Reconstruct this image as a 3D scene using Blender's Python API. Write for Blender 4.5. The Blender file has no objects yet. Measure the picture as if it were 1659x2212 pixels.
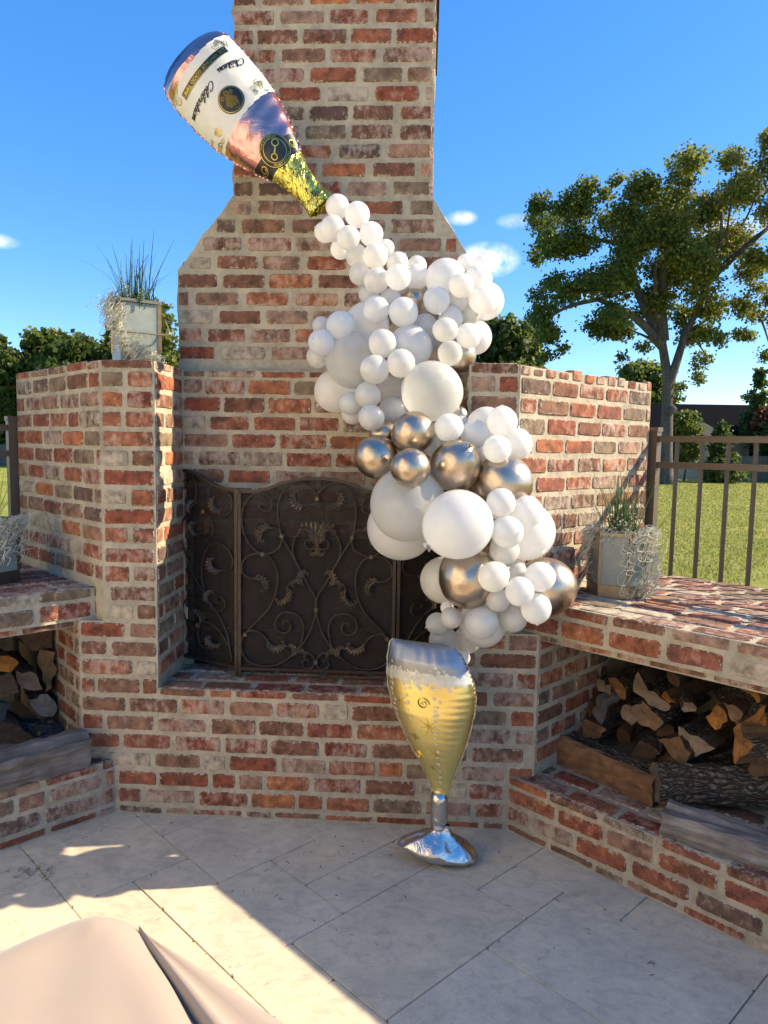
import bpy, bmesh, math, random
import numpy as np
from mathutils import Matrix, Vector
from math import sin, cos, pi, radians, sqrt

S = bpy.context.scene
COL = S.collection
# ------------------------------------------------------------------ camera
cam = bpy.data.cameras.new('camera')
cam.sensor_fit = 'VERTICAL'; cam.sensor_height = 36.0
cam.lens = 36.0 * 1540.0 / 2212.0
cam.clip_start = 0.05; cam.clip_end = 1500.0
cam_o = bpy.data.objects.new('camera', cam); COL.objects.link(cam_o)
PITCH, YAW, ROLL = .0939, .0532, .0174
fw = Vector((-sin(YAW) * cos(PITCH), cos(YAW) * cos(PITCH), -sin(PITCH)))
rt = Vector((cos(YAW), sin(YAW), 0)); up = rt.cross(fw)
r2 = rt * cos(ROLL) + up * sin(ROLL); u2 = -rt * sin(ROLL) + up * cos(ROLL)
M = Matrix((r2, u2, -fw)).transposed().to_4x4(); M.translation = (.3849, -2.9, 1.6105)
cam_o.matrix_world = M
S.camera = cam_o
# ------------------------------------------------------------------ world, sun, exposure
SUN_EL, SUN_AZ = radians(33.0), math.atan2(1.0, .16)      # azimuth measured from +Y towards +X
W = bpy.data.worlds.new('World'); S.world = W; W.use_nodes = True
wt = W.node_tree; wn = wt.nodes; wl = wt.links
bg = wn['Background']; bg.inputs[1].default_value = .15
sky = wn.new('ShaderNodeTexSky'); sky.sky_type = 'NISHITA'; sky.sun_disc = False
sky.sun_elevation = SUN_EL; sky.sun_rotation = SUN_AZ
sky.altitude = 1200; sky.air_density = 1.0; sky.dust_density = .6; sky.ozone_density = 3.0
hs = wn.new('ShaderNodeHueSaturation'); hs.inputs['Saturation'].default_value = 1.3
wl.new(sky.outputs[0], hs.inputs['Color'])
tc = wn.new('ShaderNodeTexCoord')
def wmath(op, a, b=None):
    n = wn.new('ShaderNodeMath'); n.operation = op
    for i, v in enumerate((a, b)):
        if v is None: continue
        if isinstance(v, (int, float)): n.inputs[i].default_value = v
        else: wl.new(v, n.inputs[i])
    return n.outputs[0]
nz = wn.new('ShaderNodeTexNoise'); nz.inputs['Scale'].default_value = 26; nz.inputs['Detail'].default_value = 6
nz.inputs['Roughness'].default_value = .62
wl.new(tc.outputs['Generated'], nz.inputs['Vector'])
sx = wn.new('ShaderNodeSeparateXYZ'); wl.new(tc.outputs['Generated'], sx.inputs[0])
total = None
for cx, cz, ax, az, k in ((-.512, .230, .032, .010, .8), (.043, .293, .022, .010, .8), (.078, .243, .045, .024, 1.5),
                          (.110, .288, .025, .010, .5), (.36, .262, .05, .016, .8), (.22, .20, .06, .012, .35),
                          (-.75, .30, .1, .03, 1.0), (.75, .22, .1, .03, 1.0)):
    dx = wmath('DIVIDE', wmath('SUBTRACT', sx.outputs[0], cx), ax)
    dz = wmath('DIVIDE', wmath('SUBTRACT', sx.outputs[2], cz), az)
    d2 = wmath('ADD', wmath('MULTIPLY', dx, dx), wmath('MULTIPLY', dz, dz))
    m = wmath('MULTIPLY', wmath('MAXIMUM', wmath('SUBTRACT', 1.0, wmath('SQRT', d2)), 0.0), k)
    total = m if total is None else wmath('ADD', total, m)
front = wmath('GREATER_THAN', sx.outputs[1], 0.0)
cm = wmath('MULTIPLY', wmath('MULTIPLY', total, front), wmath('MAXIMUM', wmath('SUBTRACT', wmath('MULTIPLY', nz.outputs[0], 3.4), 1.15), 0.0))
cm = wmath('MINIMUM', cm, .85)
mx = wn.new('ShaderNodeMix'); mx.data_type = 'RGBA'
flat = wn.new('ShaderNodeMix'); flat.data_type = 'RGBA'; flat.inputs[0].default_value = .6
wl.new(hs.outputs[0], flat.inputs[6]); flat.inputs[7].default_value = (.07, .40, 1.5, 1)
wl.new(cm, mx.inputs[0]); wl.new(flat.outputs[2], mx.inputs[6]); mx.inputs[7].default_value = (3.6, 3.7, 3.9, 1)
wl.new(mx.outputs[2], bg.inputs[0])
sd = bpy.data.lights.new('sun', 'SUN'); sd.energy = 2.8; sd.angle = radians(.53); sd.color = (1.0, .90, .73)
so = bpy.data.objects.new('sun', sd); COL.objects.link(so)
to_sun = Vector((sin(SUN_AZ) * cos(SUN_EL), cos(SUN_AZ) * cos(SUN_EL), sin(SUN_EL)))
so.rotation_euler = (-to_sun).to_track_quat('-Z', 'Y').to_euler()
S.view_settings.view_transform = 'Standard'; S.view_settings.look = 'None'
S.view_settings.exposure = 1.8; S.view_settings.gamma = 1.0
S.view_settings.use_curve_mapping = False
S.view_settings.use_white_balance = True; S.view_settings.white_balance_temperature = 7400; S.view_settings.white_balance_tint = 10
S.render.resolution_x = 768; S.render.resolution_y = 1024
try:
    S.cycles.max_bounces = 4; S.cycles.caustics_reflective = False; S.cycles.caustics_refractive = False; S.cycles.transparent_max_bounces = 12; S.cycles.transmission_bounces = 4; S.cycles.diffuse_bounces = 3
except Exception: pass
RND = random.Random(7)

# ------------------------------------------------------------------ material helpers
def mat(name):
    m = bpy.data.materials.new(name); m.use_nodes = True
    return m, m.node_tree.nodes, m.node_tree.links, m.node_tree.nodes['Principled BSDF']
class NT:
    def __init__(s, m): s.n = m.node_tree.nodes; s.l = m.node_tree.links
    def put(s, sock, v):
        if isinstance(v, (int, float)): sock.default_value = v
        elif isinstance(v, tuple): sock.default_value = v if len(v) == 4 or sock.type == 'VECTOR' else (*v, 1)
        else: s.l.new(v, sock)
    def math(s, op, a, b=None, clamp=False):
        n = s.n.new('ShaderNodeMath'); n.operation = op; n.use_clamp = clamp
        s.put(n.inputs[0], a)
        if b is not None: s.put(n.inputs[1], b)
        return n.outputs[0]
    def noise(s, vec, scale, detail=4, rough=.55, dist=0):
        n = s.n.new('ShaderNodeTexNoise'); n.inputs['Scale'].default_value = scale
        n.inputs['Detail'].default_value = detail; n.inputs['Roughness'].default_value = rough
        n.inputs['Distortion'].default_value = dist
        if vec is not None: s.l.new(vec, n.inputs['Vector'])
        return n.outputs[0]
    def mapping(s, vec, scale=(1, 1, 1), rot=(0, 0, 0)):
        n = s.n.new('ShaderNodeMapping'); s.l.new(vec, n.inputs[0])
        n.inputs['Scale'].default_value = scale; n.inputs['Rotation'].default_value = rot
        return n.outputs[0]
    def ramp(s, fac, stops, interp='LINEAR'):
        n = s.n.new('ShaderNodeValToRGB'); s.l.new(fac, n.inputs[0]); cr = n.color_ramp; cr.interpolation = interp
        while len(cr.elements) < len(stops): cr.elements.new(.5)
        for e, (p, c) in zip(cr.elements, stops):
            e.position = p; e.color = (*c, 1) if len(c) == 3 else c
        return n.outputs[0]
    def mix(s, f, a, b, mode='MIX'):
        n = s.n.new('ShaderNodeMix'); n.data_type = 'RGBA'; n.blend_type = mode
        s.put(n.inputs[0], f); s.put(n.inputs[6], a); s.put(n.inputs[7], b)
        return n.outputs[2]
    def rng(s, v, a, b, c=0., d=1.):
        n = s.n.new('ShaderNodeMapRange'); s.put(n.inputs[0], v)
        for i, x in enumerate((a, b, c, d)): n.inputs[i + 1].default_value = x
        return n.outputs[0]
    def pos(s): return s.n.new('ShaderNodeNewGeometry').outputs['Position']
    def tex(s, k): return s.n.new('ShaderNodeTexCoord').outputs[k]
    def rand(s): return s.n.new('ShaderNodeObjectInfo').outputs['Random']
    def bump(s, h, strength=.3, dist=.01, normal=None):
        n = s.n.new('ShaderNodeBump'); n.inputs['Strength'].default_value = strength; n.inputs['Distance'].default_value = dist
        s.l.new(h, n.inputs['Height'])
        if normal is not None: s.l.new(normal, n.inputs['Normal'])
        return n.outputs[0]
    def sep(s, v):
        n = s.n.new('ShaderNodeSeparateXYZ'); s.l.new(v, n.inputs[0]); return n.outputs
def simple(name, col, rough=.6, metal=0., noise_amt=.15, nscale=40, bump=.1, bdist=.003, spec=.5):
    m, n, l, b = mat(name); t = NT(m)
    nn = t.noise(t.pos(), nscale, 4)
    c = t.mix(1.0, (*col, 1), t.ramp(nn, [(.25, (1 - noise_amt,) * 3), (.75, (1 + noise_amt,) * 3)]), 'MULTIPLY')
    l.new(c, b.inputs['Base Color']); b.inputs['Roughness'].default_value = rough; b.inputs['Metallic'].default_value = metal
    b.inputs['Specular IOR Level'].default_value = spec
    if bump: l.new(t.bump(nn, bump, bdist), b.inputs['Normal'])
    return m
MORTAR = (.47, .405, .30)
def mk_brick():
    m, n, l, b = mat('old_brick'); t = NT(m)
    r = t.rand(); p = t.pos()
    base = t.ramp(r, [(0, (0.253, 0.076, 0.044)), (.13, (0.292, 0.101, 0.056)), (.25, (0.194, 0.088, 0.056)), (.34, (0.330, 0.121, 0.064)),
                      (.43, (0.224, 0.117, 0.074)), (.53, (0.282, 0.154, 0.102)), (.62, (0.214, 0.154, 0.102)), (.69, (0.389, 0.139, 0.061)),
                      (.75, (0.262, 0.093, 0.061)), (.83, (0.330, 0.210, 0.148)), (.89, (0.146, 0.093, 0.070)), (.94, (0.428, 0.359, 0.262))], 'CONSTANT')
    r2_ = t.math('FRACT', t.math('MULTIPLY', r, 17.31)); r3 = t.math('FRACT', t.math('MULTIPLY', r, 91.7))
    n1 = t.noise(p, 22, 4, .65); n2 = t.noise(p, 110, 2, .7); n3 = t.noise(p, 9, 2, .5)
    base = t.mix(1., base, t.ramp(n1, [(.3, (.42, .40, .40)), (.5, (1, 1, 1)), (.72, (1.55, 1.42, 1.32))]), 'MULTIPLY')
    base = t.mix(t.rng(n3, .5, .68, 0, .55), base, (.105, .06, .045))
    # lime and old mortar left on the face
    lime = t.math('ADD', t.math('MULTIPLY', n1, .6), t.math('MULTIPLY', t.noise(t.mapping(p, (1, 1, .45)), 48, 3, .7), .55))
    th = t.math('ADD', .475, t.math('MULTIPLY', r2_, .26))
    lm = t.math('MULTIPLY', t.math('SUBTRACT', lime, th), 5.0, True)
    g = t.sep(t.tex('Generated'))
    ex = t.math('MULTIPLY', t.math('SUBTRACT', .5, t.math('ABSOLUTE', t.math('SUBTRACT', g[0], .5))), 2.6)
    ez = t.math('SUBTRACT', .5, t.math('ABSOLUTE', t.math('SUBTRACT', g[2], .5)))
    ed = t.math('MINIMUM', ex, ez)
    en = t.noise(p, 60, 3, .7)
    edge = t.math('MULTIPLY', t.math('SUBTRACT', t.math('ADD', .0, t.math('MULTIPLY', t.math('SUBTRACT', en, .42), .80)), ed), 14.0, True)
    speck = t.math('MULTIPLY', t.math('SUBTRACT', n2, .66), 12, True)
    base = t.mix(t.math('MULTIPLY', lm, .72), base, (.47, .405, .325))
    base = t.mix(t.math('MULTIPLY', speck, .65), base, (.5, .44, .36))
    base = t.mix(t.math('MULTIPLY', edge, .92), base, (*MORTAR, 1))
    l.new(base, b.inputs['Base Color']); b.inputs['Roughness'].default_value = .93; b.inputs['Specular IOR Level'].default_value = .25
    h = t.math('ADD', t.math('MULTIPLY', n1, .8), t.math('MULTIPLY', n2, .45))
    l.new(t.bump(h, .75, .006), b.inputs['Normal'])
    return m
def mk_mortar(name='mortar', col=MORTAR):
    m, n, l, b = mat(name); t = NT(m); p = t.pos()
    n1 = t.noise(p, 7, 3, .6); n2 = t.noise(p, 160, 1, .7); n3 = t.noise(p, 34, 4, .65)
    c = t.mix(1., (*col, 1), t.ramp(n1, [(.3, (.74, .74, .74)), (.55, (1, 1, 1)), (.75, (1.16, 1.14, 1.1))]), 'MULTIPLY')
    c = t.mix(1., c, t.ramp(n3, [(.3, (.8, .79, .77)), (.6, (1.04, 1.04, 1.04))]), 'MULTIPLY')
    l.new(c, b.inputs['Base Color']); b.inputs['Roughness'].default_value = .95; b.inputs['Specular IOR Level'].default_value = .2
    l.new(t.bump(t.math('ADD', t.math('MULTIPLY', n3, .9), t.math('MULTIPLY', n2, .4)), .8, .006), b.inputs['Normal'])
    return m
def mk_travertine():
    m, n, l, b = mat('travertine'); t = NT(m); p = t.pos(); r = t.rand()
    n1 = t.noise(p, 3.2, 6, .62, .6); n2 = t.noise(t.mapping(p, (1, 1.5, 1), (0, 0, .7)), 16, 5, .7, .8); n3 = t.noise(p, 190, 2, .7)
    base = t.ramp(r, [(0, (.66, .55, .395)), (.35, (.68, .58, .43)), (.6, (.63, .54, .40)), (.85, (.67, .56, .40))])
    base = t.mix(1., base, t.ramp(n1, [(.3, (.8, .8, .82)), (.5, (1, 1, 1)), (.72, (1.13, 1.1, 1.05))]), 'MULTIPLY')
    base = t.mix(1., base, t.ramp(n2, [(.32, (.80, .80, .80)), (.5, (1, 1, 1)), (.68, (1.10, 1.10, 1.08))]), 'MULTIPLY')
    pit = t.math('MULTIPLY', t.math('SUBTRACT', t.noise(t.mapping(p, (1, 1.7, 1), (0, 0, .78)), 85, 3, .65), .63), 14, True)
    dirt = t.math('MULTIPLY', t.math('SUBTRACT', t.noise(p, 14, 4, .7), .6), 3.0, True)
    fine = t.noise(p, 260, 2, .8)
    base = t.mix(1., base, t.ramp(fine, [(.3, (.84, .84, .84)), (.7, (1.12, 1.12, 1.12))]), 'MULTIPLY')
    base = t.mix(t.math('MULTIPLY', pit, .5), base, (.26, .225, .18))
    base = t.mix(t.math('MULTIPLY', dirt, .25), base, (.3, .27, .22))
    l.new(base, b.inputs['Base Color']); b.inputs['Roughness'].default_value = .72; b.inputs['Specular IOR Level'].default_value = .3
    h = t.math('SUBTRACT', t.math('ADD', t.math('MULTIPLY', n3, .2), t.math('MULTIPLY', n1, .25)), t.math('MULTIPLY', pit, .5))
    l.new(t.bump(h, .35, .003), b.inputs['Normal'])
    return m
def mk_latex(name, col, trans, clear, rough, sheen=0.):
    m, n, l, b = mat(name); t = NT(m)
    out = n['Material Output']
    nn = t.noise(t.tex('Object'), 5, 3)
    c = t.mix(1., (*col, 1), t.ramp(nn, [(.3, (.96, .96, .96)), (.7, (1.02, 1.02, 1.02))]), 'MULTIPLY')
    l.new(c, b.inputs['Base Color']); b.inputs['Roughness'].default_value = rough
    b.inputs['Specular IOR Level'].default_value = .45
    b.inputs['Coat Weight'].default_value = .5; b.inputs['Coat Roughness'].default_value = .05 if not sheen else .14
    b.inputs['Metallic'].default_value = .3 * sheen
    tr = n.new('ShaderNodeBsdfTranslucent'); tr.inputs[0].default_value = (*col, 1)
    ms = n.new('ShaderNodeMixShader'); ms.inputs[0].default_value = trans
    l.new(b.outputs[0], ms.inputs[1]); l.new(tr.outputs[0], ms.inputs[2])
    if clear <= 0: l.new(ms.outputs[0], out.inputs[0]); return m
    lw = n.new('ShaderNodeLayerWeight'); lw.inputs[0].default_value = .35
    tp = n.new('ShaderNodeBsdfTransparent')
    m2 = n.new('ShaderNodeMixShader')
    l.new(t.rng(lw.outputs['Facing'], 0., 1., clear, 0.), m2.inputs[0])
    l.new(ms.outputs[0], m2.inputs[1]); l.new(tp.outputs[0], m2.inputs[2]); l.new(m2.outputs[0], out.inputs[0])
    return m
def mk_foil(name, col, rough=.16, wr=.25, ws=14, ink=None, stretch=(1, 1, 1)):
    m, n, l, b = mat(name); t = NT(m); p = t.tex('Object')
    n1 = t.noise(t.mapping(p, stretch), ws, 4, .55, .8)
    c = (*col, 1)
    if ink is not None:
        k = t.math('MULTIPLY', t.math('SUBTRACT', t.noise(t.mapping(p, stretch), ws * 2.2, 5, .7, 1.5), .5), 9, True)
        c = t.mix(k, c, (*ink, 1)); l.new(c, b.inputs['Base Color'])
        l.new(t.math('SUBTRACT', 1., t.math('MULTIPLY', k, .5)), b.inputs['Metallic'])
    else:
        b.inputs['Base Color'].default_value = c; b.inputs['Metallic'].default_value = 1.
    b.inputs['Roughness'].default_value = rough
    l.new(t.bump(n1, wr, .02), b.inputs['Normal'])
    return m
def mk_wood(name, c1, c2, scale=30, bump=.6, stretch=(1, .08, 1)):
    m, n, l, b = mat(name); t = NT(m); p = t.tex('Object')
    r = t.rand()
    n1 = t.noise(t.mapping(p, stretch), scale, 6, .65, .4); n2 = t.noise(p, 9, 4, .6)
    if stretch == (1, 1, 1):
        wv = n.new('ShaderNodeTexWave'); wv.wave_type = 'RINGS'; wv.rings_direction = 'Y'; wv.inputs['Scale'].default_value = 55; wv.inputs['Distortion'].default_value = 2.5; wv.inputs['Detail'].default_value = 2; wv.inputs['Detail Scale'].default_value = 1.5
        mp = n.new('ShaderNodeMapping'); l.new(p, mp.inputs[0]); mp.inputs['Location'].default_value = (.05, 0, .06); l.new(mp.outputs[0], wv.inputs['Vector'])
        n1 = t.math('ADD', t.math('MULTIPLY', n1, .6), t.math('MULTIPLY', wv.outputs['Fac'], .4))
    c = t.ramp(n1, [(.3, c1), (.68, c2)])
    c = t.mix(1., c, t.ramp(n2, [(.3, (.55, .52, .5)), (.65, (1.1, 1.1, 1.1))]), 'MULTIPLY')
    hsv = n.new('ShaderNodeHueSaturation'); l.new(c, hsv.inputs['Color'])
    l.new(t.rng(r, 0, 1, .75, 1.2), hsv.inputs['Value']); l.new(t.rng(t.math('FRACT', t.math('MULTIPLY', r, 7.7)), 0, 1, .8, 1.1), hsv.inputs['Saturation'])
    l.new(hsv.outputs[0], b.inputs['Base Color']); b.inputs['Roughness'].default_value = .9
    l.new(t.bump(n1, bump, .008), b.inputs['Normal'])
    return m
def mk_bark():
    m, n, l, b = mat('bark'); t = NT(m); p = t.tex('Object')
    v = n.new('ShaderNodeTexVoronoi'); v.feature = 'DISTANCE_TO_EDGE'; v.inputs['Scale'].default_value = 62
    wp = n.new('ShaderNodeVectorMath'); wp.operation = 'ADD'; nzc = n.new('ShaderNodeTexNoise'); nzc.inputs['Scale'].default_value = 18; l.new(p, nzc.inputs['Vector']); sc_ = n.new('ShaderNodeVectorMath'); sc_.operation = 'SCALE'; sc_.inputs['Scale'].default_value = .05; l.new(nzc.outputs['Color'], sc_.inputs[0]); l.new(p, wp.inputs[0]); l.new(sc_.outputs[0], wp.inputs[1])
    l.new(t.mapping(wp.outputs[0], (1, .22, 1)), v.inputs['Vector'])
    n1 = t.noise(p, 60, 5, .7)
    k = t.math('ADD', t.math('MULTIPLY', v.outputs['Distance'], 2.2), t.math('MULTIPLY', n1, .5))
    c = t.ramp(k, [(.2, (.02, .014, .01)), (.5, (.10, .075, .055)), (.85, (.20, .16, .125))])
    spot = t.math('MULTIPLY', t.math('SUBTRACT', t.noise(p, 26, 4, .6), .68), 20, True)
    c = t.mix(spot, c, (.5, .5, .45))
    l.new(c, b.inputs['Base Color']); b.inputs['Roughness'].default_value = .95
    l.new(t.bump(k, 1., .02), b.inputs['Normal'])
    return m
def mk_leaf(name, stops, trans=.35):
    m, n, l, b = mat(name); t = NT(m)
    at = n.new('ShaderNodeAttribute'); at.attribute_name = 'tint'
    c = t.ramp(at.outputs['Fac'], stops)
    l.new(c, b.inputs['Base Color']); b.inputs['Roughness'].default_value = .55; b.inputs['Specular IOR Level'].default_value = .35
    tr = n.new('ShaderNodeBsdfTranslucent'); l.new(c, tr.inputs[0])
    ms = n.new('ShaderNodeMixShader'); ms.inputs[0].default_value = trans
    l.new(b.outputs[0], ms.inputs[1]); l.new(tr.outputs[0], ms.inputs[2]); l.new(ms.outputs[0], n['Material Output'].inputs[0])
    return m
def mk_lawn():
    m, n, l, b = mat('lawn_grass'); t = NT(m); p = t.pos()
    n1 = t.noise(p, .35, 5, .6); n2 = t.noise(p, 3.5, 6, .7); n3 = t.noise(p, 40, 3, .7)
    c = t.ramp(t.math('ADD', t.math('MULTIPLY', n1, .6), t.math('MULTIPLY', n2, .4)), [(.34, (.20, .245, .04)), (.5, (.34, .345, .075)), (.66, (.48, .42, .14))])
    c = t.mix(1., c, t.ramp(n3, [(.3, (.6, .62, .6)), (.7, (1.25, 1.25, 1.2))]), 'MULTIPLY')
    l.new(c, b.inputs['Base Color']); b.inputs['Roughness'].default_value = .9; b.inputs['Specular IOR Level'].default_value = .1
    l.new(t.bump(n3, 1., .05), b.inputs['Normal'])
    return m
def mk_glass(name, col, alpha, rough):
    m, n, l, b = mat(name); t = NT(m)
    b.inputs['Base Color'].default_value = (*col, 1); b.inputs['Roughness'].default_value = rough
    b.inputs['Specular IOR Level'].default_value = .6
    tr = n.new('ShaderNodeBsdfTransparent'); ms = n.new('ShaderNodeMixShader')
    nn = t.noise(t.tex('Object'), 14, 4)
    l.new(t.rng(nn, .3, .7, alpha - .12, alpha + .12), ms.inputs[0])
    l.new(tr.outputs[0], ms.inputs[1]); l.new(b.outputs[0], ms.inputs[2]); l.new(ms.outputs[0], n['Material Output'].inputs[0])
    return m
def mk_fabric():
    m, n, l, b = mat('stretch_fabric'); t = NT(m); p = t.pos()
    w1 = t.noise(p, 900, 2, .5); n2 = t.noise(p, 5, 3)
    c = t.ramp(n2, [(.3, (.375, .285, .212)), (.7, (.40, .305, .228))])
    l.new(c, b.inputs['Base Color']); b.inputs['Roughness'].default_value = .75; b.inputs['Sheen Weight'].default_value = .25
    b.inputs['Specular IOR Level'].default_value = .2
    l.new(t.bump(t.math('ADD', t.math('MULTIPLY', w1, .25), n2), .25, .004), b.inputs['Normal'])
    return m
BRICK = mk_brick(); MORT = mk_mortar(); SOOT = mk_mortar('sooted_firebrick', (.055, .05, .045)); TRAV = mk_travertine()
GROUT = mk_mortar('tile_grout', (.24, .20, .145))
WHITE = mk_latex('white_latex', (.95, .945, .925), .48, .10, .2)
PEARL = mk_latex('pearl_latex', (.92, .90, .85), .45, .17, .3, .25)
CLEAR = mk_latex('sheer_latex', (.90, .89, .83), .48, .42, .2, .1)
GOLD, _n, _l, _b = mat('chrome_champagne_latex')
_b.inputs['Base Color'].default_value = (.54, .43, .325, 1); _b.inputs['Metallic'].default_value = 1.; _b.inputs['Roughness'].default_value = .33
_b.inputs['Coat Weight'].default_value = .3; _b.inputs['Coat Roughness'].default_value = .1
_t = NT(GOLD); _l.new(_t.bump(_t.noise(_t.tex('Object'), 2.5, 3), .06, .05), _b.inputs['Normal'])
TIPM = simple('latex_tip', (.55, .54, .52), .5)
ROSE = mk_foil('rose_gold_foil', (.70, .345, .325), .22, .35, 6)
DARKREFL = mk_foil('dark_reflection_foil', (.20, .085, .115), .2, .7, 9)  # dark reflections on the bottle base painted as a darker foil colour
LABEL = simple('cream_label_print', (.74, .71, .62), .38, 0, .05, 20, .25, .01)
INK = simple('black_print', (.012, .012, .014), .3, 0, .1, 40, .1)
GOLDPRINT = mk_foil('gold_print', (.62, .47, .12), .3, .1, 30)
NECKF = mk_foil('gold_neck_foil', (.80, .64, .13), .2, .95, 26, (.03, .025, .01), (1, 1, .45))
SILVER = mk_foil('silver_foil', (.62, .60, .57), .24, .4, 14)
SMOKE = mk_foil('grey_foil', (.36, .375, .40), .48, .12, 6)
WINE = mk_foil('champagne_gold_foil', (.95, .78, .30), .34, .12, 7)
FOAM = simple('foam_print', (.70, .67, .58), .35, .35, .08, 60, .1)
BUBBLE = simple('pale_bubble_print', (.66, .63, .52), .35, .3)
IRON = simple('bronzed_iron', (.046, .031, .022), .40, .35, .4, 60, .3)
LEAFM = simple('antiqued_bronze', (.11, .085, .06), .34, .7, .9, 120, .7, .004)
MESHM = mk_glass('fire_screen_mesh', (.016, .010, .006), .82, .9)
ALU = simple('bronze_aluminium', (.115, .085, .060), .42, .25, .06, 25, .05)
BRASS = simple('brushed_brass', (.27, .21, .14), .4, .7, .2, 50, .1)
BRASSD = simple('dark_bronze_frame', (.09, .075, .06), .4, .7, .2, 50, .1)
GLASS = mk_glass('frosted_glass', (.36, .40, .35), .58, .25)
MOSS = simple('spanish_moss', (.56, .53, .41), .95, 0, .3, 60, 0)
GRASSB = mk_leaf('grass_blade', [(0, (.045, .11, .04)), (.5, (.08, .16, .05)), (1, (.20, .26, .07))], .3)
FLOWER = simple('white_petal', (.78, .76, .62), .7)
SOIL = simple('dry_fill', (.22, .19, .13), .95)
END_T = mk_wood('sawn_end_tan', (.15, .082, .038), (.33, .205, .105), 50, .6, (1, 1, 1))
END_O = mk_wood('split_orange', (.16, .055, .013), (.37, .165, .04), 30, .6, (1, .4, 1))
END_D = mk_wood('weathered_dark_end', (.06, .055, .05), (.14, .125, .115), 30, .5, (1, 1, 1))
END_B = mk_wood('brown_end', (.065, .03, .012), (.16, .085, .038), 40, .6, (1, 1, 1))
END_P = mk_wood('pale_end', (.20, .135, .08), (.40, .29, .185), 46, .5, (1, 1, 1))
SIDEW = mk_wood('split_wood_side', (.055, .028, .014), (.18, .10, .05), 40, .8)
GREYW = mk_wood('silvered_wood', (.12, .10, .085), (.32, .285, .25), 46, .9)
BARK = mk_bark()
FABRIC = mk_fabric(); LAWN = mk_lawn()
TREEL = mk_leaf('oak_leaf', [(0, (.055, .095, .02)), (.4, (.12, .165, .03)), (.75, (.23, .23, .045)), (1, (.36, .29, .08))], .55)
TREEG = mk_leaf('green_leaf', [(0, (.045, .08, .02)), (.5, (.095, .145, .03)), (1, (.21, .22, .05))], .52)
TREEO = mk_leaf('autumn_leaf', [(0, (.10, .06, .02)), (.5, (.25, .10, .04)), (1, (.36, .17, .06))], .35)
TRUNK = mk_wood('tree_bark', (.055, .045, .036), (.16, .135, .11), 5, 1., (1, 1, .15))
ROOF = simple('dark_shingle', (.003, .004, .007), 1., 0, .3, 3, .0, .003, .05)
ROOFL = simple('grey_shingle', (.11, .10, .09), 1., 0, .2, 3, .0, .003, .1)
STUCCO = simple('tan_wall', (.42, .36, .27), .9, 0, .1, 3)
TRIMW = simple('white_trim', (.68, .67, .64), .7, 0, .05, 5)
PANE = simple('window_pane', (.02, .025, .03), .1, 0, .1, 3, 0)
PLANK = mk_wood('fence_plank', (.14, .115, .09), (.24, .205, .165), 9, .5, (1, 1, .2))
BLACK = simple('black_steel', (.012, .012, .013), .5, .3)

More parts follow.
